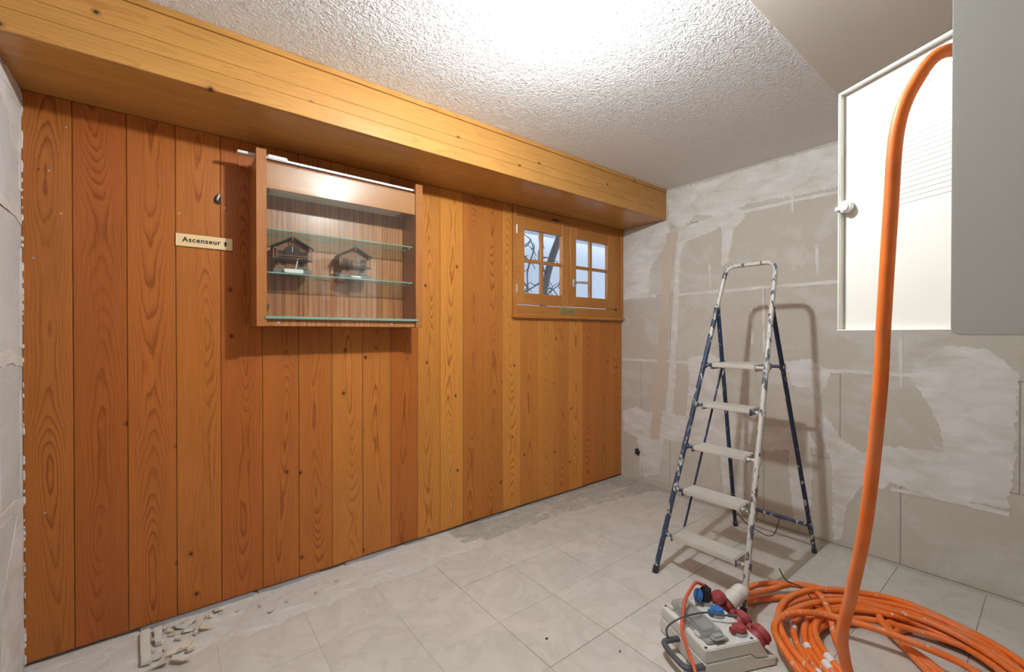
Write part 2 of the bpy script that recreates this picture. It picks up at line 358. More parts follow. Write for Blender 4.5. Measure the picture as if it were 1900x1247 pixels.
nz = lambda x, y, s, k=0.0: mnoise.noise(Vector((x * s, y * s, k)))
rough_strip('screed', XL, 1.42, lambda x: 1.985 + 0.03 * nz(x, 0, 5) + 0.02 * nz(x, 0, 19), lambda x: 2.30,
            lambda x, y, t: -0.004 + 0.011 * min(1, t * 5) + 0.004 * nz(x, y, 9) + 0.005 * nz(x * .4, y, 40), M_screed, 200, 18)
rough_strip('cement_patch', 1.30, XP, lambda x: 2.03 + 0.03 * nz(x, 3, 4) + 0.02 * nz(x, 0, 17) - max(0, x - 2.1) * 0.22, lambda x: 2.30,
            lambda x, y, t: -0.004 + 0.013 * min(1, t * 4) + 0.004 * nz(x, y, 8, 2) + 0.004 * nz(x, y, 30, 2), M_cement, 240, 18)
# ---- wood wall (core with window opening) and its boards
wb = bmesh.new()
bbox(wb, XL - .1, 1.80, 2.30, 2.42, -0.1, 2.4); bbox(wb, 1.80, XP + .1, 2.30, 2.42, -0.1, 1.315); bbox(wb, 1.80, XP + .1, 2.30, 2.42, 2.06, 2.4)
wall_back = build('wall_back', wb, M_mortar); setp(wall_back, 'wall panelled with vertical varnished pine boards', 'wall', kind='structure')
edges = [-0.414, -0.286, -0.135, 0.017, 0.172, 0.331, 0.484, 0.638, 0.793, 0.947, 1.108, 1.253, 1.412, 1.563, 1.717, 1.869, 2.028, 2.180, 2.338, 2.485, 2.648, 2.799, 2.962]
tones = [.88, .86, .93, .98, .90, .92, .96, 1.04, 1.02, .92, 1.08, 1.18, .98, .98, 1.20, 1.06, 1.14, 1.06, 1.18, 1.02, 1.0, 1.04]
reds = [.7, 1., .85, .7, .95, .8, .75, .45, .5, .85, .2, .1, .55, .5, .1, .4, .2, .4, .15, .6, .5, .45]
def cut(o, cb):
    cme = bpy.data.meshes.new('c'); bmesh.ops.recalc_face_normals(cb, faces=cb.faces[:]); cb.to_mesh(cme); cb.free(); co = bpy.data.objects.new('cutter', cme); COL.objects.link(co)
    md = o.modifiers.new('b', 'BOOLEAN'); md.object = co; md.operation = 'DIFFERENCE'; md.solver = 'EXACT'
    dg = bpy.context.evaluated_depsgraph_get(); ev = o.evaluated_get(dg); me = bpy.data.meshes.new_from_object(ev)
    o.modifiers.clear(); o.data = me; bpy.data.objects.remove(co)
boards = []
for i in range(22):
    x0, x1 = edges[i], edges[i + 1]; top = ZS - 0.001 if i < 14 else 1.306
    zb = 0.024 + random.uniform(-.002, .003)
    o = slab('board', x0 + .0007, x1 - .0007, YW + random.uniform(-.0006, .0006), YW + .022, zb, top, M_board, wall_back, 0.0022)
    o['tone'] = tones[i]; o['red'] = reds[i]; boards.append(o)
o = slab('board', 1.717 + .0007, 1.795, YW, YW + .022, 1.306, ZS - .001, M_board, wall_back, 0.002); o['tone'] = 1.12; o['red'] = 0.0
# cable hole cut through one board
cb = bmesh.new(); cyl(cb, (0.166, 2.2, 1.784), (0.166, 2.4, 1.784), 0.017, n=18); boards[3].matrix_world
bpy.context.view_layer.update(); cut(boards[3], cb)
# tiny screws and nail holes in the boards
for (bx_, bz_) in [(-.37, 1.79), (-.345, 1.79), (-.385, 1.47), (-.315, 1.64), (.03, 1.70), (.187, 1.75), (-.36, .55), (-.3, 1.96)]:
    bm = bmesh.new(); cyl(bm, (0, 0, 0), (0, -.0012, 0), .003, n=10); build('screw_head', bm, M_alu if random.random() < .5 else M_rub, wall_back, (bx_, YW - .0003, bz_))
# ---- aluminium flashing under the boards
bm = bmesh.new()
for (a, b, z) in [(-.10, .30, .019), (.31, .58, .017), (.70, .98, .017), (1.02, 1.16, .014), (1.52, 1.70, .014), (1.95, 2.16, .013), (2.3, 2.5, .013)]:
    prism(bm, [(YW + .018, 0.004), (YW - .010, 0.004), (YW - .008, z), (YW + .018, z + .004)], 'x', a, b - .006)
bbs = build('baseboard_back', bm, M_alu); setp(bbs, 'crumpled aluminium flashing strip along the foot of the boards', 'flashing', kind='structure')
# ---- boxed beam
tr = slab('trim_1', XL, XP - .003, YB + .02, 2.40, ZS + .02, ZC + .04, M_mortar, bev=0); setp(tr, 'boxed ceiling beam clad in varnished pine boards', 'beam', kind='structure')
to = tr.location.copy()
for k, (a, b, yo) in enumerate([(2.063, 2.128, 0), (2.1285, 2.176, 0), (2.1765, 2.268, 0), (2.2685, 2.2918, -.006)]):
    o = slab('board', XL + .001, XP - .003, YB + yo, YB + .02, a, b, M_beam, tr, 0.0016, to); o['tone'] = [.92, .90, .89, .87][k]
for k in range(3):
    a = YB + .02 + (2.298 - YB - .02) / 3 * k; b = a + (2.298 - YB - .02) / 3 - .0004
    o = slab('board', XL + .001, XP - .003, a, b, ZS, ZS + .02, M_beamu, tr, 0.0006, to); o['tone'] = [.92, .90, .91][k]
# ---- plaster walls of gypsum blocks
def block_wall(name, xface, inward, y_lo, y_hi, courses, m, label):
    s = 1 if inward < 0 else -1        # wall extends away from the room
    x0, x1 = sorted((xface + s * .003, xface + s * .15))
    core = slab(name, x0, x1, y_lo, 2.45, -0.1, 2.45, M_mortar, bev=0); setp(core, label, 'wall', kind='structure'); co = core.location.copy()
    bl = []
    for (z0, z1, ys) in courses:
        for a, b in zip(ys, ys[1:]):
            x0, x1 = sorted((xface, xface + s * .03))
            bl.append((slab('block', x0, x1, a + .002, b - .002, z0 + .002, z1 - .002, m, core, 0.0015, co), a, b, z0, z1))
    return core, co, bl
Ym = 2.30
wall_right, wro, rblocks = block_wall('wall_right', XP, -1, -2.6, Ym, [(0.0, .48, [-.81, -.15, .51, 1.17, 1.83, Ym]), (.48, .985, [-.55, .11, .77, 1.43, 2.09, Ym]),
    (.985, 1.49, [-.81, -.15, .51, 1.17, 1.83, Ym]), (1.49, 2.0, [-.55, .11, .77, 1.43, 2.09, Ym]), (2.0, 2.30, [-.31, .35, 1.01, 1.67, Ym])], M_block, 'bare gypsum block wall patched with white filler')
wall_left, wlo, lblocks = block_wall('wall_left', XL, 1, -2.6, Ym, [(0.0, .60, [.9, 1.56, Ym]), (.60, 1.10, [.7, 1.36, 2.02, Ym]), (1.10, 1.60, [.9, 1.56, Ym]), (1.60, 2.10, [.7, 1.36, 2.02, Ym]), (2.10, 2.30, [.9, 1.56, Ym])], M_blockl, 'grey gypsum block wall with smeared filler')
def ribbon(name, x, pts, wlo_, whi, m, core, co, s, th=.0022, seed=1, step=.022):
    # irregular filler ribbon lying on a wall of constant x; pts in (y, z)
    rr = random.Random(seed); L = []; Rr = []
    for a, b in zip(pts, pts[1:]):
        a, b = Vector(a), Vector(b); n = max(2, int((b - a).length / step)); t = (b - a).normalized(); nn = Vector((-t.y, t.x))
        for k in range(n + (b == Vector(pts[-1]))):
            p = a + (b - a) * (k / n); q = p.x * 7 + p.y * 3
            wl = wlo_ + (whi - wlo_) * (0.5 + 0.5 * mnoise.noise(Vector((q * 2, seed, 0)))) * rr.uniform(.7, 1.3); wr = wlo_ + (whi - wlo_) * (0.5 + 0.5 * mnoise.noise(Vector((q * 2, seed, 9)))) * rr.uniform(.7, 1.3)
            L.append(p + nn * wl); Rr.append(p - nn * wr)
    bm = bmesh.new(); poly = [(p.x - co.y, p.y - co.z) for p in L] + [(p.x - co.y, p.y - co.z) for p in Rr[::-1]]
    prism(bm, poly, 'x', x - co.x, x - co.x - s * (th + (seed % 23) * .00007)); return build(name, bm, m, core)
for k, (z, a, b) in enumerate([(2.0, .3, 1.55), (1.49, .3, 1.80), (1.49, 1.95, 2.275), (.985, .45, .86), (.985, 1.45, 2.275), (.48, 1.2, 1.7), (.385, .14, .55)]):
    ribbon('joint_filler', XP, [(a, z), ((a + b) / 2, z + .003), (b, z - .002)], .004, .016, M_fill, wall_right, wro, 1, seed=k)
for k, (y, a, b) in enumerate([(1.43, 1.66, 2.0), (1.17, 1.08, 1.5), (1.01, 1.93, 2.08), (.51, .92, 1.30), (1.68, 2.0, 2.28), (2.09, .05, .38), (1.24, 1.12, 1.36), (.77, 1.5, 1.9), (1.52, 1.52, 1.68), (.88, 1.55, 1.72)]):
    ribbon('joint_filler', XP, [(y, a), (y + .006, b)], .003, .012, M_fill, wall_right, wro, 1, seed=20 + k)
for k, (z, a) in enumerate([(.60, 1.5), (1.10, 1.4), (1.60, 1.5), (2.0, 1.7)]):
    ribbon('joint_filler', XL, [(a, z + .02), (2.15, z + .02), (2.275, z)], .008, .03, M_fill, wall_left, wlo, -1, seed=50 + k)
for k, (y, a, b) in enumerate([(2.25, .02, .5), (2.25, .62, 1.0), (2.262, 1.7, 2.05), (2.262, 1.15, 1.5)]):
    ribbon('joint_filler', XL, [(y, a), (y + .004, b)], .004, .016, M_fill, wall_left, wlo, -1, seed=70 + k)
patches = {
 'A': [(1.857, 2.274), (1.589, 2.274), (1.228, 2.275), (0.983, 2.276), (0.6, 2.273), (0.6, 2.028), (0.983, 2.03), (1.131, 2.047), (1.26, 2.044), (1.472, 2.012), (1.629, 2.053), (1.746, 1.971), (1.843, 2.05)],
 'A2': [(1.518, 2.029), (1.417, 2.055), (1.311, 2.02), (1.287, 1.965), (1.363, 1.898), (1.373, 1.81), (1.409, 1.67), (1.442, 1.674), (1.435, 1.894)],
 'B': [(2.271, 2.039), (2.032, 2.046), (1.852, 2.055), (1.82, 1.924), (1.911, 1.816), (2.006, 1.703), (2.016, 1.5), (2.264, 1.495)],
 'B2': [(1.745, 1.792), (1.711, 1.866), (1.472, 1.919), (1.443, 1.976), (1.588, 2.005), (1.763, 1.954), (1.789, 1.758), (1.805, 1.437), (1.84, 0.868), (1.885, 0.41), (1.825, 0.421), (1.786, 0.872), (1.762, 1.434)],
 'C': [(2.263, 0.555), (2.13, 0.604), (2.028, 0.575), (1.885, 0.608), (1.699, 0.583), (1.679, 0.88), (1.688, 1.018), (1.508, 1.063), (1.451, 1.017), (1.469, 0.934), (1.413, 0.682), (1.158, 0.614), (0.922, 0.622), (0.88, 0.528), (1.222, 0.436), (1.544, 0.397), (1.707, 0.403), (1.884, 0.389), (1.921, 0.111), (2.06, 0.049), (2.129, 0.36), (2.257, 0.385)],
 'D': [(0.472, 0.977), (0.452, 1.055), (0.337, 1.144), (0.213, 1.127), (0.116, 1.029), (0.121, 0.86), (0.122, 0.644), (0.144, 0.408), (0.297, 0.397), (0.45, 0.392), (0.554, 0.418), (0.576, 0.375), (0.667, 0.373), (0.738, 0.233), (0.762, 0.043), (0.8, 0.022), (0.809, 0.457), (0.867, 0.632), (0.881, 0.802), (0.841, 0.73), (0.764, 0.604), (0.667, 0.544), (0.577, 0.603), (0.353, 0.618), (0.363, 0.721), (0.392, 0.81)],
 'E': [(1.052, 1.023), (0.923, 1.052), (0.816, 0.98), (0.837, 0.892), (0.882, 0.812), (0.923, 0.877), (1.007, 0.885)],
 'F': [(1.02, .60), (.93, .61), (.90, .40), (.92, .05), (1.0, .05), (1.03, .4)],
 'G': [(1.45, .40), (1.30, .43), (1.28, .2), (1.3, .06), (1.42, .06), (1.44, .25)],
}
for k, (nm, pl) in enumerate(patches.items()):
    pl = ragged(pl, .013, .0036, k); bm = bmesh.new()
    prism(bm, [(p[0] - wro.y, p[1] - wro.z) for p in pl], 'x', XP - wro.x, XP - wro.x - .0012 - k * .0001); build('filler_patch', bm, M_fill, wall_right)
pl = ragged([(1.852, 1.962), (1.775, 1.956), (1.811, 1.761), (1.837, 1.439), (1.867, 0.866), (1.922, 0.382), (2.003, 0.366), (1.956, 0.858), (1.906, 1.443), (1.897, 1.773)], .02, .003, 40)
bm = bmesh.new(); prism(bm, [(p[0] - wro.y, p[1] - wro.z) for p in pl], 'x', XP - wro.x, XP - wro.x - .0026); build('filled_chase', bm, M_chase, wall_right)
for k, pl in enumerate([[(2.276, 2.06), (2.10, 2.08), (2.02, 1.98), (2.12, 1.90), (2.21, 1.80), (2.276, 1.78)], [(2.276, .62), (2.18, .55), (2.05, .40), (2.0, .1), (2.12, .02), (2.276, .02)]]):
    pl = ragged(pl, .02, .006, 80 + k); bm = bmesh.new(); prism(bm, [(p[0] - wlo.y, p[1] - wlo.z) for p in pl], 'x', XL - wlo.x, XL - wlo.x + .0015); build('filler_patch', bm, M_fill, wall_left)
# crumbs of plaster along the corner between boards and left wall
bm = bmesh.new(); rr = random.Random(4)
for k in range(70):
    z = rr.uniform(.02, 2.05); s = rr.uniform(.003, .009); sph(bm, (XL + .003 - wlo.x, YW - .001 - wlo.y, z - wlo.z), s, 6, (.5, .4, rr.uniform(.8, 2)))
setp(build('plaster_crumbs', bm, M_fill, wall_left), kind='stuff')
bm = bmesh.new()
for k in range(60):
    z = rr.uniform(.02, 2.04); s = rr.uniform(.003, .008); sph(bm, (XP - .003 - wro.x, YW - .001 - wro.y, z - wro.z), s, 6, (.5, .4, rr.uniform(.8, 2)))
setp(build('plaster_crumbs', bm, M_fill, wall_right), kind='stuff')
# rough socket hole knocked into one block
for (o, a, b, z0, z1) in rblocks:
    if z0 == 0.0 and a <= 2.12 <= b:
        cb = bmesh.new(); pl = [(2.12 + (.03 + .008 * rr.uniform(-1, 1)) * math.cos(t * .5236), .237 + (.028 + .008 * rr.uniform(-1, 1)) * math.sin(t * .5236)) for t in range(12)]
        cb2 = bmesh.new(); prism(cb2, pl, 'x', XP - .05, XP + .06); prism(cb, pl, 'x', XP - .05, XP + .2); bpy.context.view_layer.update(); cut(o, cb); cut(wall_right, cb2)
        bm = bmesh.new(); bbox(bm, XP + .040 - wro.x, XP + .059 - wro.x, 2.085 - wro.y, 2.155 - wro.y, .205 - wro.z, .27 - wro.z); build('hole_lining', bm, M_mortar, wall_right)
# ---- ceiling
ce = slab('ceiling', XL - .1, XP + .1, 0.634, 2.45, ZC, ZC + .12, M_ceil, bev=0); setp(ce, 'white roughcast textured ceiling', 'ceiling', kind='structure')
ce2 = slab('ceiling', XL - .1, XP + .1, -2.6, 0.634, ZC - .004, ZC + .12, M_ceil2, bev=0); setp(ce2, 'smooth beige ceiling strip above the meter cabinet', 'ceiling', kind='structure')
# ---- partition behind the cabinet
wf = slab('wall_front', 1.02, 1.70, -0.26, -0.125, -0.006, ZC - .004, M_block, bev=0); setp(wf, 'short pier of wall carrying the electrical cabinet', 'wall', kind='structure')

wr = slab('wall_rear', XL - .15, XP + .15, -2.75, -2.6, -0.1, ZC - .004, M_block, bev=0); setp(wr, 'bare plaster wall closing the back of the room', 'wall', kind='structure')

# ================================================================== WINDOW
win = empty('window_1', (2.38, YW, 1.315)); setp(win, 'small varnished pine window with two four pane sashes', 'window', kind='structure'); wo = win.location
def wslab(name, *a, m=M_win, bev=.002, parent=win, tone=1.0):
    off = wo if parent is win else wo + parent.location
    o = slab(name, *a, m, parent, bev, off); o['tone'] = tone; return o
Yf = 2.270
wslab('frame_post', 1.797, 1.820, Yf - .012, 2.36, 1.315, ZS - .002); wslab('frame_post', 2.862, 2.958, Yf, 2.36, 1.39, 2.0, tone=.9); wslab('frame_post', 2.935, 2.960, Yf - .012, 2.36, 1.315, ZS - .002, tone=1.05)
wslab('frame_rail', 1.8205, 2.9345, Yf, 2.36, 1.998, ZS - .002, m=M_winh, tone=.92); wslab('frame_rail', 1.8205, 2.9345, Yf, 2.36, 1.315, 1.394, m=M_winh, tone=1.0)
wslab('sill_moulding', 1.785, 2.962, 2.247, 2.275, 1.303, 1.328, m=M_winh, bev=.006, tone=1.08)
wslab('sill_strip', 1.81, 2.20, 2.243, 2.2468, 1.322, 1.330, m=M_winh, tone=1.25); wslab('sill_strip', 2.22, 2.962, 2.240, 2.2468, 1.310, 1.318, m=M_winh, tone=1.3)
def sash(x0, x1, gl, gr):
    z0, z1, gb, gt = 1.399, 1.994, 1.476, 1.914
    s = wslab('sash', x0, gl, Yf - .006, 2.294, z0, z1, tone=1.04); off = s
    def sub(name, *a, m=M_win, bev=.0015, tone=1.0):
        o = slab(name, *a, m, s, bev, wo + s.location); o['tone'] = tone; return o
    sub('stile', gr, x1, Yf - .006, 2.294, z0, z1, tone=1.02)
    sub('rail', gl, gr, Yf - .0055, 2.294, z0, gb, m=M_winh, tone=.98); sub('rail', gl, gr, Yf - .0055, 2.294, gt, z1, m=M_winh, tone=.98)
    mx = (gl + gr) / 2 - .012; mz = (gb + gt) / 2 + .005
    sub('muntin', mx - .012, mx + .012, 2.270, 2.293, gb, gt, tone=.95); sub('muntin', gl, mx - .012, 2.270, 2.293, mz - .011, mz + .011, m=M_winh, tone=.95); sub('muntin', mx + .012, gr, 2.270, 2.293, mz - .011, mz + .011, m=M_winh, tone=.95)
    for (a, b) in ((gl, mx - .012), (mx + .012, gr)):
        for (c, d) in ((gb, mz - .011), (mz + .011, gt)): sub('pane', a, b, 2.282, 2.286, c, d, m=M_pane, bev=0)
    return s
s1 = sash(1.823, 2.325, 1.893, 2.254); s2 = sash(2.336, 2.860, 2.402, 2.768)
wslab('sash_gap', 2.3255, 2.3355, Yf + .004, 2.318, 1.399, 1.994, m=M_win, bev=0)
bm = bmesh.new(); bbox(bm, 2.356, 2.386, 2.252, Yf - .006, 1.545, 1.605, .004, 2); ha = build('window_handle', bm, M_metal, win, -wo)
bm = bmesh.new(); cyl(bm, (2.371, 2.262, 1.578), (2.371, 2.222, 1.578), .009); tube(bm, catmull([(2.371, 2.224, 1.578), (2.40, 2.220, 1.579), (2.46, 2.222, 1.581), (2.498, 2.224, 1.582)], 5), lambda t: .008 + .001 * t, 10); build('lever', bm, M_metal, ha, smooth=True, auto=40)
pq = slab('plaque', 2.226, 2.407, 2.2665, Yf, 1.340, 1.386, M_brass, win, .001, wo); setp(pq, 'small worn brass plaque with tiny lines of text')
bm = bmesh.new(); rr = random.Random(3)
for k in range(4):
    x = -.078
    while x < .072:
        l = rr.uniform(.006, .018); bbox(bm, x, x + l, -.0022, -.0017, .0125 - k * .0095 - .0022, .0125 - k * .0095 + .0014); x += l + .004
build('tiny_lettering', bm, M_black, pq)
for z in (1.50, 1.90):
    bm = bmesh.new(); cyl(bm, (0, 0, -.03), (0, 0, .03), .006, n=10, bev=.002); build('hinge', bm, M_metal, win, Vector((1.8215, 2.258, z)) - wo, smooth=True, auto=40)
bm = bmesh.new(); bbox(bm, -.03, .03, -.012, 0, -.007, .007, .003); build('catch', bm, M_rub, win, Vector((2.19, Yf, 2.016)) - wo)
bm = bmesh.new(); cyl(bm, (0, 0, -.012), (0, 0, .012), .006, n=10, bev=.002); build('hinge', bm, M_rub, win, Vector((2.863, 2.256, 1.392)) - wo)
# ---- outside the window
ex = slab('wall_exterior', 0.8, 8.5, 4.6, 4.75, -0.5, 2.78, M_ext, bev=0); setp(ex, 'pale rendered garden wall seen through the window', 'wall', kind='structure')
eg = slab('ground_exterior', 0.0, 8.5, 2.45, 4.6, -0.5, 1.0, M_snow, bev=0); setp(eg, 'pale ground outside the window', 'ground', kind='structure')
eo = slab('eave_exterior', 0.5, 7.5, 2.45, 4.38, 2.52, 2.60, M_ext, bev=0); setp(eo, 'pale eave board outside above the window', 'eave', kind='structure')
vt = empty('garden_tree', (2.70, 3.0, 1.0)); setp(vt, 'bare leaning tree trunk with twisted twigs outside the window', 'tree')
def tb_(name, pts, r0, r1):
    bm = bmesh.new(); tube(bm, [p - vt.location for p in catmull(pts, 6)], lambda t: r0 + (r1 - r0) * t, 8); build(name, bm, M_bark, vt, smooth=True)
tb_('trunk', [(2.70, 3.0, 1.0), (2.735, 3.0, 1.5), (2.79, 3.01, 1.72), (2.85, 3.0, 1.92), (2.92, 2.99, 2.08), (2.96, 3.0, 2.14)], .030, .038)
rr = random.Random(12)
brs = [[(2.46, 3.06, 1.94), (2.55, 3.04, 1.90), (2.60, 3.03, 1.86), (2.70, 3.02, 1.88), (2.80, 3.03, 1.92), (2.87, 3.03, 1.91)], [(2.60, 3.03, 1.86), (2.585, 3.05, 1.76), (2.59, 3.05, 1.62), (2.60, 3.06, 1.56)],
       [(2.47, 3.05, 1.56), (2.56, 3.04, 1.585), (2.68, 3.03, 1.65), (2.78, 3.02, 1.70)], [(2.72, 3.0, 1.87), (2.745, 3.0, 1.79), (2.77, 3.0, 1.73), (2.745, 3.0, 1.70)],
       [(2.48, 3.08, 2.12), (2.53, 3.06, 2.02), (2.55, 3.05, 1.90)], [(2.60, 3.03, 1.86), (2.66, 3.05, 1.98), (2.63, 3.06, 2.08)], [(2.74, 3.0, 1.52), (2.82, 2.98, 1.60), (2.91, 2.97, 1.66)],
       [(2.76, 3.0, 1.60), (2.86, 3.02, 1.63), (2.93, 3.0, 1.56)], [(2.47, 3.05, 1.72), (2.53, 3.04, 1.66), (2.59, 3.05, 1.62)], [(2.70, 3.02, 1.88), (2.72, 3.04, 1.98), (2.78, 3.05, 2.05)],
       [(2.50, 3.05, 1.92), (2.47, 3.06, 1.84), (2.53, 3.06, 1.76)], [(2.47, 3.06, 2.02), (2.56, 3.05, 2.0), (2.62, 3.05, 2.05)], [(3.06, 3.1, 1.86), (3.09, 3.1, 1.78), (3.08, 3.1, 1.70)]]
for b in brs: tb_('branch', [Vector(p) for p in b], .0075, .0045)
for k in range(60):
    b = rr.choice(brs[:-1]); p = Vector(rr.choice(b)); q = p + Vector((rr.uniform(-.1, .1), rr.uniform(-.04, .04), rr.uniform(-.09, .09))); tb_('twig', [p, (p + q) / 2 + Vector((rr.uniform(-.02, .02), 0, rr.uniform(-.02, .02))), q], .0042, .0026)

# ================================================================== DISPLAY CASE
X0, X1, Z0, Z1, Y0 = 0.284, 1.051, 1.230, 1.984, 2.098
dc = empty('display_case', (0.667, YW, Z0)); setp(dc, 'wall hung mahogany display case with glass front and glass shelves', 'display case'); do = dc.location
def dslab(name, *a, m=M_case, bev=.0012, tone=1.0, parent=dc):
    o = slab(name, *a, m, parent, bev, do); o['tone'] = tone; return o
YK = YW - .001
for a in (X0, X1 - .039):
    dslab('front_stile', a, a + .039, Y0, Y0 + .022, Z0, Z1, tone=1.0); dslab('side_panel', a, a + .039, Y0 + .0222, YK, Z0, 1.950, tone=1.0)
dslab('back_panel', X0 + .0395, X1 - .0395, YK - .010, YK, Z0 + .003, 1.93, m=M_zebra)
dslab('top_panel', X0 + .0395, X1 - .0395, Y0 + .03, YK - .0105, 1.8405, 1.852, tone=1.0); dslab('bottom_panel', X0 + .0395, X1 - .0395, Y0 + .03, YK - .0105, Z0 + .022, Z0 + .036, m=M_zebra)
dslab('header', X0 + .0395, X1 - .0395, Y0 + .009, Y0 + .022, 1.824, 1.934, m=M_caseh, tone=1.0)
rl = dslab('lower_rail', X0 + .0395, X1 - .0395, Y0 + .012, Y0 + .029, Z0 + .002, Z0 + .034, m=M_zebra)
for x in (-.30, .215):
    bm = bmesh.new(); cyl(bm, (0, 0, 0), (0, -.003, 0), .006, n=14, bev=.001); build('screw', bm, M_metal, rl, (x, -.0085, -.001))
dslab('glass_track', X0 + .030, X1 - .028, Y0 - .006, Y0 - .0005, 1.262, 1.274, m=M_edge, bev=.002)
dslab('front_glass', X0 + .0395, X1 - .0395, Y0 + .004, Y0 + .008, 1.2745, 1.932, m=M_glass, bev=0)
dslab('glass_channel', X0 + .0395, X1 - .0395, Y0 + .001, Y0 + .0118, 1.264, 1.2743, m=M_edge, bev=0)
dslab('lamp_diffuser', X0 + .06, X1 - .10, Y0 + .028, Y0 + .135, 1.829, 1.840, m=M_gasket, bev=.002)
def gshelf(z):
    x0, x1, y0, y1, t = X0 + .041, X1 - .041, Y0 + .040, YK - .012, .006
    bm = bmesh.new(); bbox(bm, x0 - do.x, x1 - do.x, y0 - do.y, y1 - do.y, z - do.z, z + t - do.z)
    o = build('glass_shelf', bm, [M_shelf, M_edge], dc)
    for p in o.data.polygons: p.material_index = 0 if abs(p.normal.z) > .5 else 1
    for x in (x0 + .004, x1 - .004):
        for y in (y0 + .03, y1 - .03):
            bm = bmesh.new(); cyl(bm, (x - do.x, y - do.y, z - .0045 - do.z), (x - do.x, y - do.y, z - .0003 - do.z), .004, n=8); build('shelf_pin', bm, M_metal, o)
gshelf(1.655); gshelf(1.464)
bm = bmesh.new(); prism(bm, [(0, 0), (.012, .02), (.018, .045), (.006, .062), (0, .07)], 'y', 0, .012); o = build('leather_tab', bm, M_rub, dc, Vector((X0 + .0397, Y0 + .06, 1.277)) - do)
# white plastic cable cover lying on top of the case
rt_ = empty('cable_trunking', (0.62, 2.15, 1.951)); setp(rt_, 'white plastic cable trunking laid across the top of the display case', 'trunking')
bm = bmesh.new(); A = Vector((.223, 2.155, 1.968)) - rt_.location; B = Vector((1.045, 2.138, 1.9575)) - rt_.location
Mr = Matrix.Translation((A + B) / 2) @ (B - A).to_track_quat('X', 'Z').to_matrix().to_4x4(); L = (B - A).length / 2
bbox(bm, -L, L, -.012, .012, -.005, .005, .001, 1, Mr); build('channel', bm, M_white, rt_)
bm = bmesh.new(); bbox(bm, -L + .11, -L + .19, -.017, .014, -.0055, .014, .004, 2, Mr); build('junction_cover', bm, M_white, rt_)
bm = bmesh.new(); bbox(bm, -L + .22, L - .04, -.0135, -.0122, -.006, -.001, 0, 1, Mr); build('lid_lip', bm, M_white, rt_)
# carved chalets on the lower shelf
def chalet(x, y, z, s, rz, label, dial):
    c = empty('model_chalet', (x, y, z), rz); setp(c, label, 'model chalet', 'carved chalets on the glass shelf')
    def bx_(name, m, x0, x1, y0, y1, z0, z1, bev=.0008, par=c):
        bm = bmesh.new(); bbox(bm, x0 * s, x1 * s, y0 * s, y1 * s, z0 * s, z1 * s, bev); return build(name, bm, m, par)
    bx_('base', M_stone, -.078, .078, -.04, .045, 0, .022, .002); bx_('lower_storey', M_chalet, -.06, .06, -.022, .04, .022, .062)
    bx_('upper_storey', M_chalet, -.066, .066, -.025, .04, .062, .118); bx_('balcony_floor', M_chdark, -.082, .082, -.046, -.0255, .058, .064)
    bm = bmesh.new(); prism(bm, [(-.066 * s, .1185 * s), (.066 * s, .1185 * s), (0, .158 * s)], 'y', -.025 * s, .04 * s); build('gable', bm, M_chalet, c)
    for sg in (-1, 1):
        bm = bmesh.new(); prism(bm, [(0, .160 * s), (sg * .086 * s, .113 * s), (sg * .086 * s, .119 * s), (0, .1675 * s)], 'y', -.052 * s, .045 * s, .0006); build('roof_slope', bm, M_chdark, c)
        bx_('balcony_post', M_chalet, sg * .076 - .003, sg * .076 + .003, -.045, -.039, .064, .112)
        bx_('corner_beam', M_chalet, sg * .07 - .004, sg * .07 + .004, -.05, -.026, .108, .116)
        bx_('door_opening_shade', M_chdark, sg * .045 - .014, sg * .045 + .014, -.0262, -.0252, .066, .104, 0)  # flat dark sheet painting the shade of an open doorway
        bx_('window_opening_shade', M_chdark, sg * .036 - .010, sg * .036 + .010, -.0232, -.0222, .030, .052, 0)  # window opening, its shade painted as a flat dark sheet
    bx_('balcony_rail', M_chalet, -.08, .08, -.046, -.043, .078, .082); bx_('balcony_rail', M_chalet, -.08, .08, -.046, -.043, .068, .071)
    bx_('bench', M_chalet, -.07, -.03, -.038, -.028, .022, .036); bx_('step', M_stone, .02, .06, -.044, -.03, .022, .03)
    if dial:
        bm = bmesh.new(); cyl(bm, (0, -.0255 * s, .096 * s), (0, -.032 * s, .096 * s), .034 * s, n=28, bev=.001); d = build('barometer_dial', bm, M_chdark, c, smooth=True, auto=40)
        bm = bmesh.new(); bbox(bm, -.0015, .0015, -.0335 * s, -.0322 * s, .098 * s, .124 * s); build('pointer', bm, M_metal, d)
    else:
        bm = bmesh.new(); cyl(bm, (-.012 * s, -.034 * s, .064 * s), (-.012 * s, -.034 * s, .088 * s), .007 * s, .005 * s, 10); sph(bm, (-.012 * s, -.034 * s, .093 * s), .006 * s, 10); build('figure', bm, M_chalet, c, smooth=True)
        bm = bmesh.new(); bbox(bm, .006 * s, .03 * s, -.027 * s, -.0252 * s, .066 * s, .118 * s); build('thermometer_board', bm, M_stone, c)
    bx_('finial', M_chalet, -.003, .003, -.054, -.05, .146, .17)
    return c
chalet(.440, 2.195, 1.4703, 1.0, R(-8), 'carved wooden chalet with a round dark barometer dial in its gable', True)
chalet(.722, 2.205, 1.4703, .95, R(-4), 'smaller carved wooden chalet with a grey thermometer board and figure', False)
bm = bmesh.new(); bbox(bm, -.04, .04, -.003, .003, 0, .020, .0028, 3); o = build('price_tag', bm, M_white, None, (.437, 2.146, 1.4703), smooth=True, auto=50); setp(o, 'white plastic tag standing in front of the chalet with the dial', 'tag')
bm = bmesh.new(); cyl(bm, (.008, 0, .0202), (.018, .004, .068), .0022, n=8); s_ = build('tag_stick', bm, M_white, o)
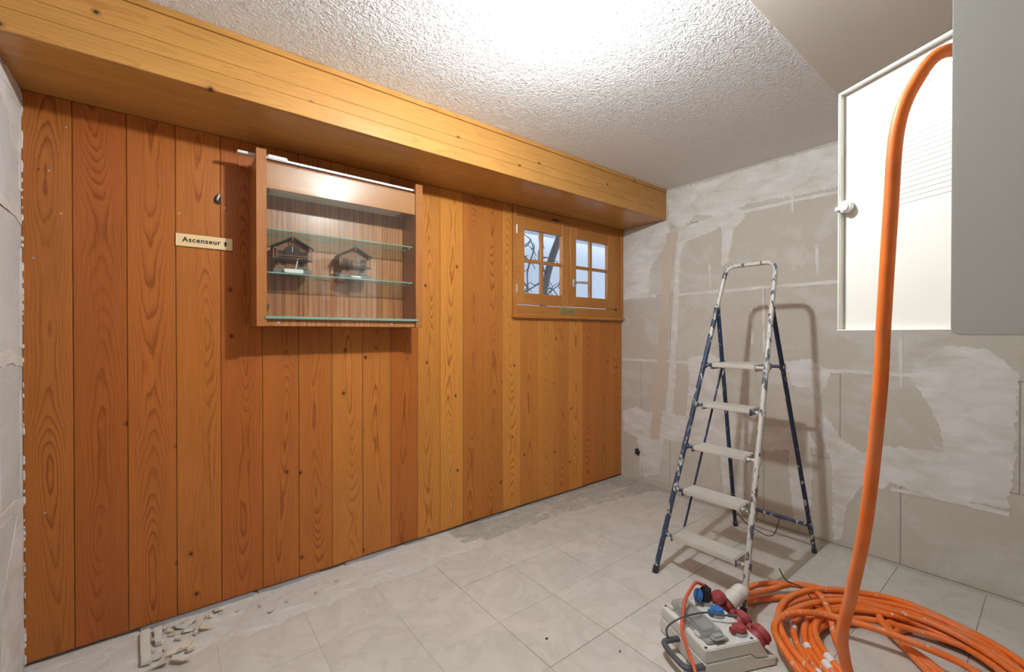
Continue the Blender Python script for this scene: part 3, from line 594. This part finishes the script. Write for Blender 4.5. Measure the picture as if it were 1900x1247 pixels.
bm = bmesh.new(); bbox(bm, -.026, .026, -.008, .008, 0, .011, .004, 2); o = build('thermometer_tube', bm, M_white, None, (.716, 2.148, 1.4703), smooth=True, auto=50); setp(o, 'small rounded white plastic piece before the thermometer chalet', 'plastic piece')

# ================================================================== SIGN, CABLE STUB, SOCKET WIRES
sg = slab('lift_sign', .017, .2155, YW - .0075, YW - .001, 1.5645, 1.6165, M_sign, None, .001); setp(sg, 'cream plate reading Ascenseur with an upward arrow, screwed to the boards', 'sign')
fc = bpy.data.curves.new('letters', 'FONT'); fc.body = 'Ascenseur'; fc.size = .0285; fc.align_x = 'LEFT'; fc.align_y = 'CENTER'; fc.extrude = .0004; fc.offset = .0007; fc.space_character = 1.12
fo_ = bpy.data.objects.new('tmp_text', fc); COL.objects.link(fo_); bpy.context.view_layer.update()
tm = bpy.data.meshes.new_from_object(fo_.evaluated_get(bpy.context.evaluated_depsgraph_get())); bpy.data.objects.remove(fo_)
xs = [v.co.x for v in tm.vertices]; wd = max(xs) - min(xs); x_min = min(xs)
for v in tm.vertices: v.co.x = (v.co.x - x_min) * (.134 / wd)
tm.materials.clear(); tm.materials.append(M_black)
lt = link('lettering', tm, None, sg, (-.078, -.0036, .002)); lt.rotation_euler = (R(90), 0, 0)
bm = bmesh.new(); prism(bm, [(-.0034, -.010), (.0034, -.010), (.0034, .0015), (.0072, .0015), (0, .0125), (-.0072, .0015), (-.0034, .0015)], 'y', -.0042, -.0032); build('arrow', bm, M_black, sg, (.073, 0, -.001))
cs = empty('cable_stub', (.166, 2.296, 1.784)); setp(cs, 'cut grey cable end poking out of a hole in the boards', 'cable')
bm = bmesh.new(); tube(bm, catmull([(-.004, .0, -.012), (-.005, -.028, -.008), (-.003, -.034, .004), (.002, -.030, .018), (.004, -.012, .02)], 5), .0055, 10); build('sheath', bm, M_alu, cs, smooth=True)
bm = bmesh.new(); tube(bm, catmull([(-.013, -.002, .0), (-.011, -.026, -.008), (-.003, -.03, -.014), (.006, -.026, -.016)], 5), .0048, 10); build('wire', bm, M_blackp, cs, smooth=True)
sw = empty('socket_wires', (XP + .008, 2.12, .237)); setp(sw, 'black wires curled in the knocked out socket hole low on the plaster wall', 'wires'); rr = random.Random(5)
for k in range(5):
    p = [Vector((.0, rr.uniform(-.018, .018), rr.uniform(-.015, .015)))]
    for q in range(4): p.append(Vector((-.004 - .008 * rr.random(), rr.uniform(-.022, .022), rr.uniform(-.02, .02))))
    bm = bmesh.new(); tube(bm, catmull(p, 5), .0032, 8); build('wire', bm, M_blackp, sw, smooth=True)

# ================================================================== CEILING BULB
cl = empty('ceiling_bulb', (.930, .936, ZC)); setp(cl, 'lit bare round bulb in a white lamp holder under the ceiling', 'lamp')
bm = bmesh.new(); cyl(bm, (0, 0, -.012), (0, 0, -.0002), .03, .034, 24, bev=.002); build('ceiling_rose', bm, M_white, cl, smooth=True, auto=40)
bm = bmesh.new(); cyl(bm, (0, 0, -.058), (0, 0, -.0125), .015, .019, 20, bev=.002); build('lamp_holder', bm, M_white, cl, smooth=True, auto=40)
def bulb_zone(name, z0, z1, m):
    bm = bmesh.new(); sph(bm, (0, 0, -.087), .027, 32)
    for z, sgn in ((z1, 1), (z0, -1)):
        bmesh.ops.bisect_plane(bm, geom=bm.verts[:] + bm.edges[:] + bm.faces[:], plane_co=(0, 0, z), plane_no=(0, 0, sgn), clear_outer=True)
    me = bpy.data.meshes.new(name); bm.to_mesh(me); bm.free()
    for p in me.polygons: p.use_smooth = True
    return link(name, me, m, cl)
bulb_zone('bulb', -.2, -.066, M_bulb)
bm = bmesh.new(); cyl(bm, (0, 0, -.0675), (0, 0, -.0585), .0205, .0155, 28); build('bulb_collar', bm, M_white, cl, smooth=True, auto=40)

# ================================================================== STEP LADDER
ld = empty('step_ladder', (2.3, 1.042, 0.004)); setp(ld, 'blue tubular step ladder with five plaster covered treads and paint splashes', 'ladder'); lo = ld.location
def lv(*p): return Vector(p) - lo
def rail(z, side):                   # front rail: side +1 = far rail, -1 = near rail
    t = z / 1.333; return Vector((1.90 + .477 * t, 1.042 + side * (.212 - .072 * t), z))
def rear(z, side):
    t = z / 1.333; return Vector((2.757 - .380 * t, 1.038 + side * (.211 - .074 * t), z))
ZT = 1.575
for sd, m in ((1, M_lad), (-1, M_ladw)):
    bm = bmesh.new(); tube(bm, [rail(z, sd) - lo for z in (.012, .4, .8, 1.2, 1.34)], .0125, 14); f = build('front_rail', bm, m, ld, smooth=True, auto=50)
    bm = bmesh.new(); a = rail(.0045, sd) - lo; cyl(bm, a, rail(.035, sd) - lo, .0145, n=14); build('rubber_foot', bm, M_blackp, f)
    bm = bmesh.new(); tube(bm, [rear(z, sd) - lo for z in (.012, .4, .8, 1.2, 1.318)], .011, 12); f = build('rear_leg', bm, M_ladr, ld, smooth=True, auto=50)
    bm = bmesh.new(); cyl(bm, rear(.0045, sd) - lo, rear(.03, sd) - lo, .013, n=12); build('rubber_foot', bm, M_blackp, f)
    bm = bmesh.new(); h = rail(1.333, sd) - lo; cyl(bm, h + Vector((0, sd * .014, 0)), h + Vector((.012, -sd * .014, 0)), .014, n=14, bev=.003); build('hinge', bm, M_ladw if sd < 0 else M_lad, ld, smooth=True, auto=40)
hp = [rail(1.34, 1), rail(1.44, 1), rail(1.51, 1)]
c1 = rail(ZT, 1); c2 = rail(ZT, -1)
hpts = [rail(1.335, 1), rail(1.42, 1), rail(1.515, 1)]
for k in range(1, 6):
    a = k / 6 * math.pi / 2; hpts.append(Vector((rail(1.52 + .052 * math.sin(a), 1).x, rail(1.53, 1).y - .05 * (1 - math.cos(a)), 1.523 + .05 * math.sin(a))))
hpts.append(Vector((rail(1.573, 1).x, rail(1.53, 1).y - .06, 1.573))); hpts.append(Vector((rail(1.573, 1).x, 1.042, 1.573)))
hpts += [Vector((p.x, 2 * 1.042 - p.y, p.z)) for p in hpts[::-1][1:]]
bm = bmesh.new(); tube(bm, [p - lo for p in hpts], .0115, 14); build('handle_bow', bm, M_ladw, ld, smooth=True, auto=60)
for k, z in enumerate((.185, .398, .610, .822, 1.030)):
    a, b = rail(z, 1), rail(z, -1); dp = .105 if k < 4 else .215
    bm = bmesh.new(); y0, y1 = b.y + .050, a.y - .050; x0 = a.x - .012
    bbox(bm, x0 - lo.x, x0 + dp - lo.x, y0 - lo.y, y1 - lo.y, z - .010 - lo.z, z + .014 - lo.z, .003, 2); tr_ = build('tread', bm, M_tread, ld)
    for sd in (1, -1):
        r_ = rail(z, sd); yy = y1 if sd > 0 else y0
        bm = bmesh.new(); cyl(bm, r_ - lo + Vector((0, -sd * .010, 0)), Vector((x0 + .014, yy - sd * .004, z)) - lo, .0085, n=10)
        bbox(bm, x0 - .004 - lo.x, x0 + dp * .92 - lo.x, min(yy, yy + sd * .004) - lo.y, max(yy, yy + sd * .004) - lo.y, z - .02 - lo.z, z + .012 - lo.z, .001)
        cyl(bm, r_ - lo + Vector((0, 0, -.014)), r_ - lo + Vector((.010, 0, .014)), .016, n=12); build('tread_bracket', bm, M_ladw if sd < 0 else M_lad, tr_, smooth=True, auto=40)
    if k == 4:
        for sd in (1, -1):
            rr_ = rear(z, sd); yy = (y1 if sd > 0 else y0); bm = bmesh.new()
            cyl(bm, Vector((x0 + dp - .02, yy, z)) - lo, Vector((rr_.x, rr_.y, z)) - lo, .008, n=10); cyl(bm, Vector((rr_.x, rr_.y, z - .016)) - lo, Vector((rr_.x, rr_.y, z + .016)) - lo, .014, n=12); build('platform_stay', bm, M_lad, ld, smooth=True, auto=40)
bm = bmesh.new(); tube(bm, [p - lo for p in (rail(1.02, 1) + Vector((.10, -.055, 0)), rail(.19, 1) + Vector((.088, -.055, .01)))], .0055, 8); build('tread_tie_rod', bm, M_ladr, ld, smooth=True, auto=50)
bm = bmesh.new(); cyl(bm, rear(.16, 1) - lo, rear(.16, -1) - lo, .010, n=12)
for sd in (1, -1): cyl(bm, rear(.14, sd) - lo, rear(.18, sd) - lo, .0135, n=12)
build('rear_crossbar', bm, M_lad, ld, smooth=True, auto=40)
bm = bmesh.new(); tube(bm, [p - lo for p in catmull([Vector((2.66, 1.20, .12)), Vector((2.68, 1.12, .06)), Vector((2.70, 1.02, .04)), Vector((2.71, .98, .16))], 6)], .0025, 6); build('safety_cord', bm, M_blackp, ld, smooth=True)

# ================================================================== ELECTRICAL CABINET
ec = empty('electrical_cabinet', (1.06, -0.124, 1.196)); setp(ec, 'light grey wall cabinet with its white door swung open', 'cabinet'); eo_ = ec.location
CX0, CX1, CY0, CY1, CZ0, CZ1 = 1.056, 1.345, -0.124, 0.118, 1.197, 1.875
bm = bmesh.new()
def cb_(*a, bev=.0): bbox(bm, a[0] - eo_.x, a[1] - eo_.x, a[2] - eo_.y, a[3] - eo_.y, a[4] - eo_.z, a[5] - eo_.z, bev, 3)
pf = [(CY0, CZ0), (CY1 - .012, CZ0), (CY1 - .005, CZ0 + .002), (CY1 - .001, CZ0 + .006), (CY1, CZ0 + .012), (CY1, CZ1 - .012), (CY1 - .012, CZ1), (CY0, CZ1)]
prism(bm, [(a - eo_.y, b - eo_.z) for a, b in pf], 'x', CX0 - eo_.x, CX0 + .004 - eo_.x, .0012)
prism(bm, [(a - eo_.y, b - eo_.z) for a, b in pf], 'x', CX1 - .004 - eo_.x, CX1 - eo_.x, .0012)
cb_(CX0 + .004, CX1 - .004, CY0, CY1 - .012, CZ0, CZ0 + .004); cb_(CX0 + .004, CX1 - .004, CY0, CY1 - .012, CZ1 - .004, CZ1); cb_(CX0 + .004, CX1 - .004, CY0, CY0 + .004, CZ0 + .004, CZ1 - .004)
build('cabinet_body', bm, M_grey_en, ec)
for k in range(3):
    bm = bmesh.new(); bbox(bm, CX0 + .03 - eo_.x, CX1 - .03 - eo_.x, .004, .05, .13 + k * .19, .21 + k * .19, .003); br = build('breaker_row', bm, M_white, ec)
da = math.atan2(.899, .438); dw, dz0, dz1 = .283, 1.2065, 1.862
dr = empty('cabinet_door', Vector((CX1 - .002, CY1 + .006, 0)) - Vector((eo_.x, eo_.y, 0)), da); dr.parent = ec
# door local: x along the leaf from hinge, y = outward side; the white inner face looks to +y (towards the room)
bm = bmesh.new(); zo = eo_.z
bbox(bm, 0, dw, -.002, 0, dz0 - zo, dz1 - zo)
bbox(bm, 0, dw, 0, .016, dz1 - .006 - zo, dz1 - zo, .002, 2); bbox(bm, 0, dw, 0, .016, dz0 - zo, dz0 + .004 - zo, .001); bbox(bm, dw - .007, dw, 0, .016, dz0 + .004 - zo, dz1 - .006 - zo, .002, 2); bbox(bm, 0, .006, 0, .016, dz0 + .004 - zo, dz1 - .006 - zo, .002, 2)
# the door is a part; its own pieces hang below it
me = bpy.data.meshes.new('cabinet_door'); bmesh.ops.recalc_face_normals(bm, faces=bm.faces[:]); bm.to_mesh(me); bm.free()
dro = link('cabinet_door', me, M_enamel, ec, dr.location); dro.rotation_euler = (0, 0, da); bpy.data.objects.remove(dr)
bm = bmesh.new(); cyl(bm, (dw - .022, .001, 1.545 - zo), (dw - .022, .022, 1.545 - zo), .016, n=24, bev=.004); bbox(bm, dw - .025, dw + .004, .016, .022, 1.537 - zo, 1.549 - zo, .002, 2); build('latch_knob', bm, M_white, dro, smooth=True, auto=40)
bm = bmesh.new()
for k in range(27): bbox(bm, .014, .165, .0002, .0006, 1.832 - k * .0122 - zo, 1.8333 - k * .0122 - zo)
for x in (.0140, .148, .1642): bbox(bm, x, x + .0008, .0002, .0007, 1.832 - 26 * .0122 - zo, 1.8333 - zo)
build('circuit_table', bm, M_ink, dro)
bm = bmesh.new(); bbox(bm, .075, .160, .0002, .001, 1.775 - zo, 1.818 - zo); build('label_sticker', bm, plain('silver_label', rgb(186, 188, 190), .4), dro)

# ================================================================== POWER DISTRIBUTION BOX
pb = empty('power_distributor', (1.437, .750, .0045), math.atan2(-.404, .915)); setp(pb, 'dusty grey portable power box with red and blue sockets', 'power box')
def pbx(name, m, *a, bev=.001, seg=2, par=pb):
    bm = bmesh.new(); bbox(bm, *a, bev, seg); return build(name, bm, m, par)
V0, V1 = 0.0, .268
bm = bmesh.new(); prism(bm, [(0, 0), (.298, 0), (.298, .030), (.215, .036), (.19, .056), (0, .056)], 'y', V0, V1, .003); lower = build('lower_shell', bm, M_boxg, pb)
bm = bmesh.new(); prism(bm, [(.003, .0572), (.19, .0572), (.216, .0372), (.268, .034), (.226, .102), (.003, .102)], 'y', V0 + .002, V1 - .002, .003); upper = build('upper_shell', bm, M_boxg, pb)
pbx('logo_print', M_white, .225, .245, V0 + .0013, V0 + .0021, .044, .049, bev=0)
for (u, v) in ((.016, .254), (.014, .016), (.205, .016), (.205, .254)):
    bm = bmesh.new(); cyl(bm, (u, v, .1022), (u, v, .1038), .005, n=12); build('cover_screw', bm, M_blackp, pb)
# breaker flap
ff = pbx('flap_frame', M_boxd, .028, .118, .022, .256, .1022, .112, bev=.004)
bm = bmesh.new(); prism(bm, [(.030, .1125), (.112, .1125), (.104, .130), (.040, .130)], 'y', .045, .246, .003); fl_ = build('clear_flap', bm, M_clear, pb)
bm = bmesh.new(); bbox(bm, .048, .098, .014, .046, .1125, .128, .007, 3); build('flap_latch', bm, M_boxd, fl_)
pbx('breaker_bank', M_boxd, .045, .095, .07, .225, .1122, .124, bev=.002)
for v in (.075, .235): pbx('flap_hinge', M_boxg, .020, .031, v - .016, v + .016, .1022, .116, bev=.003)
# dark carrying handle on the left side
bm = bmesh.new(); tube(bm, catmull([(.0, .150, .045), (-.03, .150, .046), (-.058, .148, .046), (-.068, .135, .046), (-.072, .09, .045), (-.066, .03, .044), (-.05, .012, .044), (-.02, .010, .044), (.0, .010, .044)], 5), .0105, 10); hd = build('carry_handle', bm, M_greyp, pb, smooth=True)
# sloped side sockets
nrm = Vector((.853, 0, .523)); tng = Vector((-.523, 0, .853))
def cee(v, lid, big=1.0):
    c = Vector((.247, v, .070)); bm = bmesh.new()
    cyl(bm, c - nrm * .004, c + nrm * .020, .031 * big, .030 * big, 24, bev=.003); bbox(bm, -.030, .030, -.030, .030, -.004, .006, .003, 2, Matrix.Translation(c) @ frame_from(nrm)); s = build('red_socket', bm, M_red, pb, smooth=True, auto=40)
    if lid:
        bm = bmesh.new(); cyl(bm, c + nrm * .0205, c + nrm * .050, .035 * big, .030 * big, 24, bev=.005)
        Mh = Matrix.Translation(c + nrm * .026 + Vector((0, .036, 0))) @ frame_from(nrm); bbox(bm, -.016, .016, -.012, .012, -.012, .010, .003, 2, Mh); build('socket_lid', bm, M_red, s, smooth=True, auto=40)
    else:
        bm = bmesh.new(); cyl(bm, c + nrm * .0205, c + nrm * .042, .0345, .034, 24, bev=.003)
        l = c + tng * .048 + nrm * .018; cyl(bm, l - tng * .006 , l + tng * .018, .032, .026, 20, bev=.004); build('socket_lid', bm, M_red, s, smooth=True, auto=40)
    return c
pc = cee(.222, False); cee(.132, True); cee(.045, True, 1.08)
def top_socket(u, v, m, closed):
    bm = bmesh.new(); cyl(bm, (u, v, .1022), (u, v, .112), .029, .026, 24, bev=.002); s = build('socket_base', bm, M_boxd, pb, smooth=True, auto=40)
    bm = bmesh.new()
    if closed: cyl(bm, (u, v, .1125), (u, v, .128), .0255, .0235, 24, bev=.004); bbox(bm, u - .036, u - .018, v - .012, v + .012, .106, .124, .003, 2)
    else: cyl(bm, (u - .030, v, .137), (u - .042, v, .141), .0255, .0245, 24, bev=.004); bbox(bm, u - .036, u - .024, v - .010, v + .010, .1122, .122, .002)
    build('socket_lid', bm, m, s, smooth=True, auto=40); return s
top_socket(.185, .232, M_blue, False); top_socket(.178, .158, M_blue, True); top_socket(.185, .052, M_red, True)

PBM = Matrix.Translation(pb.location) @ Matrix.Rotation(pb.rotation_euler.z, 4, 'Z')
# red orange cord with black plug
pc0 = PBM @ Vector((.185, .232, .1128))
kd = empty('extension_lead', pc0); setp(kd, 'thin red orange lead with a black plug standing in the blue socket', 'lead')
bm = bmesh.new(); bbox(bm, -.017, .017, -.017, .017, 0, .052, .004, 2); cyl(bm, (0, 0, .052), (-.006, .004, .062), .011, .008, 12); pg = build('plug', bm, M_blackp, kd, smooth=True, auto=40)
pts = [pc0 + Vector((-.004, .003, .060)), (1.668, .905, .192), (1.640, .905, .194), (1.556, .892, .175), (1.501, .871, .148), (1.440, .838, .129), (1.376, .779, .122), (1.338, .735, .105), (1.300, .690, .07), (1.255, .63, .02), (1.20, .54, .008), (1.10, .40, .008)]
bm = bmesh.new(); tube(bm, [p - pc0 for p in catmull(pts, 7)], .0062, 10); build('cord', bm, M_redcord, kd, smooth=True)
# grey thin cord over the box
gc = [(1.462, .905, .052), (1.448, .905, .10), (1.470, .872, .143), (1.53, .849, .148), (1.589, .826, .143), (1.627, .785, .140), (1.660, .748, .139)]
PBI = PBM.inverted()
bm = bmesh.new(); tube(bm, [PBI @ p for p in catmull(gc, 8)], .0034, 8); lc = build('lid_cord', bm, M_greyp, pb, smooth=True)
bm = bmesh.new(); cyl(bm, PBI @ Vector((1.640, .772, .1395)), PBI @ Vector((1.662, .746, .139)), .0055, n=10, bev=.001); build('end_sleeve', bm, M_greyp, lc, smooth=True, auto=40)

# ================================================================== ORANGE CABLE (hanging run, coil, plug)
CR = .0122
oc = empty('orange_cable', (2.0, .29, .004)); setp(oc, 'thick orange power cable hanging from the cabinet and coiled on the floor', 'cable'); oo = oc.location
hang = [(1.22, .02, 1.66), (1.20, .07, 1.71), (1.155, .138, 1.735), (1.138, .176, 1.69), (1.122, .201, 1.601), (1.124, .211, 1.434), (1.126, .221, 1.22), (1.131, .228, 1.067), (1.16, .254, .809), (1.196, .288, .618), (1.216, .309, .513), (1.243, .313, .442), (1.281, .308, .369), (1.36, .27, .22), (1.45, .19, .08), (1.54, .08, .03), (1.65, -.02, .03), (1.80, -.08, .04)]
bm = bmesh.new(); tube(bm, [p - oo for p in catmull(hang, 8)], CR, 14); build('hanging_length', bm, M_orange2, oc, smooth=True)
rr = random.Random(21); N = 9; rad = [.40, .31, .38, .265, .345, .405, .285, .33, .375, .41]
pts = []
for k in range(N):
    for q in range(16):
        t = q / 16; a = 2 * math.pi * t + 4.2; r0 = rad[k] + (rad[k + 1] - rad[k]) * t
        j = .012 * mnoise.noise(Vector((k * 3.1 + t * 4, 1, 2))); r0 += j
        ex_ = 1.0 + .10 * math.cos(a - 1.0) if r0 > .36 else 1.0
        x = 2.005 + r0 * ex_ * math.cos(a) + .038 * math.sin(k * 2.3 + t); y = .30 + r0 * ex_ * .97 * math.sin(a) + .032 * math.cos(k * 1.7 + t)
        z = CR + .001 + .0055 * k + .012 * (1 + mnoise.noise(Vector((x * 5, y * 5, k * 1.3))))
        pts.append(Vector((x, y, max(.017, z))))
bm = bmesh.new(); tube(bm, [p - oo for p in catmull(pts, 4)], CR, 10)
plug_c = PBM @ (pc + nrm * .045); plug_e = PBM @ (pc + nrm * .112)
exit_ = PBM @ (pc + nrm * .128 + Vector((.030, .020, -.022)))
lead = [exit_, exit_ + Vector((.04, -.005, -.025)), Vector((2.10, .80, .055)), Vector((2.26, .735, .050)), Vector((2.355, .55, .04)), Vector((2.415, .37, .03)), Vector((2.395, .20, .02)), Vector((2.33, .06, .017)), Vector((2.19, -.08, .017))]
tube(bm, [p - oo for p in catmull(lead, 8)], CR, 10)
for dd, z in ((.028, .018), (-.028, .05)):
    l2 = [Vector((1.98, .86 - dd * .4, .022)), Vector((2.08, .835 - dd, z)), Vector((2.22, .73 - dd, z + .004)), Vector((2.32, .55 - dd, z)), Vector((2.37 - dd, .38, z + .01)), Vector((2.35 - dd, .22, z + .01)), Vector((2.27, .08, .04)), Vector((2.15, -.06, .02))]
    tube(bm, [p - oo for p in catmull(l2, 8)], CR, 10)
over = [(1.60, .38, .04), (1.63, .50, .06), (1.71, .61, .08), (1.80, .67, .085), (1.915, .668, .085), (2.011, .605, .085), (2.052, .527, .085), (2.089, .405, .085), (2.10, .287, .085), (2.113, .184, .07), (2.10, .06, .03), (2.02, -.06, .018)]
tube(bm, [p - oo for p in catmull(over, 8)], CR, 10)
cross = [(2.235, .675, .03), (2.20, .645, .07), (2.143, .607, .076), (2.06, .562, .066), (1.99, .53, .04), (1.93, .49, .018)]
tube(bm, [p - oo for p in catmull(cross, 8)], CR, 10)
for k in range(3):
    arc = [(2.42 - k * .03, .40 - k * .02, .006), (2.31 - k * .035, .455 - k * .03, .036 - k * .006), (2.21 - k * .03, .43 - k * .035, .05 - k * .006), (2.15 - k * .02, .36 - k * .04, .03), (2.06 - k * .01, .27 - k * .045, .018), (1.97, .16 - k * .05, .018), (1.90, .02 - k * .05, .018)]
    tube(bm, [p - oo for p in catmull(arc, 8)], CR, 10)
build('coil', bm, M_orange, oc, smooth=True)
# plug, elbow
bm = bmesh.new(); cyl(bm, plug_c - oo, PBM @ (pc + nrm * .052) - oo, .038, n=28, bev=.002); cyl(bm, PBM @ (pc + nrm * .052) - oo, PBM @ (pc + nrm * .098) - oo, .034, .030, 28)
sph(bm, plug_e - oo, .031, 24); cyl(bm, plug_e - oo, exit_ - oo, .028, .020, 20, bev=.003)
cyl(bm, PBM @ (pc + nrm * .094) - oo, PBM @ (pc + nrm * .100) - oo, .0325, n=28, bev=.001)
pl_ = build('angled_plug', bm, M_plug, oc, smooth=True, auto=50)
# bits of tape and ties on the coil
def wrap(p, d, l, m, name, r=CR * 1.1):
    bm = bmesh.new(); p = Vector(p) - oo; d = Vector(d).normalized(); cyl(bm, p - d * l / 2, p + d * l / 2, r, n=12); build(name, bm, m, oc, smooth=True, auto=40)
full = catmull(pts, 4); lf = catmull(lead, 8)
for i in (40, 110, 172, 236, 300, 365, 430, 498, 540):
    wrap(full[i], full[i + 1] - full[i - 1], rr.uniform(.018, .04), M_white, 'tape_wrap')
wrap(lf[22], lf[23] - lf[21], .03, M_white, 'tape_wrap'); wrap(lf[36], lf[37] - lf[35], .02, M_white, 'tape_wrap')
bm = bmesh.new(); tube(bm, [Vector(p) - oo for p in catmull([(2.20, .80, .115), (2.205, .785, .085), (2.20, .765, .072), (2.19, .71, .075), (2.165, .665, .06), (2.135, .64, .03)], 5)], .0026, 6); build('cable_tie', bm, M_blackp, oc, smooth=True)

# ================================================================== RUBBLE
rr = random.Random(9)
def shard(name, c, s, th, m, rz, tilt, label, n=5, cat='rubble'):
    bm = bmesh.new(); pl = []
    for k in range(n):
        a = 2 * math.pi * k / n + rr.uniform(-.35, .35); q = s * rr.uniform(.45, 1.1); pl.append((q * math.cos(a), .6 * q * math.sin(a)))
    prism(bm, pl, 'z', 0, th, th * .05); o = build(name, bm, m, None, c); o.rotation_euler = (tilt[0], tilt[1], rz)
    setp(o, label, cat, 'broken plaster pieces by the panelling'); return o
kinds = ['off-white chunk of broken plaster in the rubble heap below the pine boards', 'cream flake of broken tile in the rubble heap below the pine boards']
spots = [(-.035, 2.135), (.0, 2.16), (.03, 2.19), (-.02, 2.08), (.05, 2.15), (.02, 2.11), (-.05, 2.05), (.0, 2.03), (.06, 2.21), (.09, 2.19), (-.06, 2.10), (.03, 2.05), (.07, 2.11), (-.03, 2.00), (.02, 1.98), (-.01, 2.19), (.01, 2.215), (.045, 2.225), (.10, 2.215), (.13, 2.20), (.08, 2.16), (.05, 2.02), (-.055, 2.17), (.11, 2.13), (-.02, 2.225), (.15, 2.225)]
for k, (x, y) in enumerate(spots):
    b = k % 2; shard('plaster_shard' if not b else 'tile_shard', (x, y, .010 + .006 * rr.random()), rr.uniform(.016, .046), rr.uniform(.004, .013), M_shard if not b else M_shardt, rr.uniform(0, 3), (rr.uniform(-.5, .5), rr.uniform(-.4, .4)), kinds[b])
for k, (x, y) in enumerate([(.30, 2.155), (.22, 2.17), (.40, 2.12), (.33, 2.09), (.52, 2.11), (.16, 2.20), (.62, 2.14)]):
    shard('plaster_crumb', (x, y, .011), rr.uniform(.008, .016), .008, M_shard, rr.uniform(0, 3), (rr.uniform(-.2, .2), .1), 'tiny loose plaster crumb on the screed strip')
for nm, (ax, ay), (bx2, by2), wdt, lab in [('plaster_strip', (-.085, 2.245), (-.075, 2.02), .030, 'long narrow strip of broken screed lying against the boards'), ('plaster_strip', (-.045, 2.235), (-.040, 2.12), .022, 'short upright sliver of grey plaster beside the rubble')]:
    bm = bmesh.new(); d = Vector((bx2 - ax, by2 - ay, 0)); n_ = Vector((-d.y, d.x, 0)).normalized() * wdt / 2
    pl = [Vector((0, 0, 0)) + n_, d + n_ * .9, d * .98 - n_, -n_]; prism(bm, ragged([(p.x, p.y) for p in pl], .03, .002, 3), 'z', 0, .014, .001)
    o = build(nm, bm, M_shard, None, (ax, ay, .012)); setp(o, lab, 'rubble')
for k, (x, y) in enumerate([(1.15, 1.24), (2.36, .17), (1.32, 1.02), (1.75, 1.12), (2.55, .62), (2.62, .35), (2.5, .2), (1.05, 1.62), (2.45, 1.25)]):
    o = shard('floor_crumb', (x, y, .0045), rr.uniform(.004, .008), .003, M_blackp if k in (0, 2) else M_shard, 0, (0, 0), 'tiny dark crumb on the floor tiles' if k in (0, 2) else 'tiny pale plaster crumb on the floor tiles')
    o['group'] = 'crumbs scattered on the tiles'
shard('plaster_lump', (2.12, .27, .0045), .045, .010, M_shard, .6, (0, 0), 'flat lump of dried plaster inside the cable coil', 9)
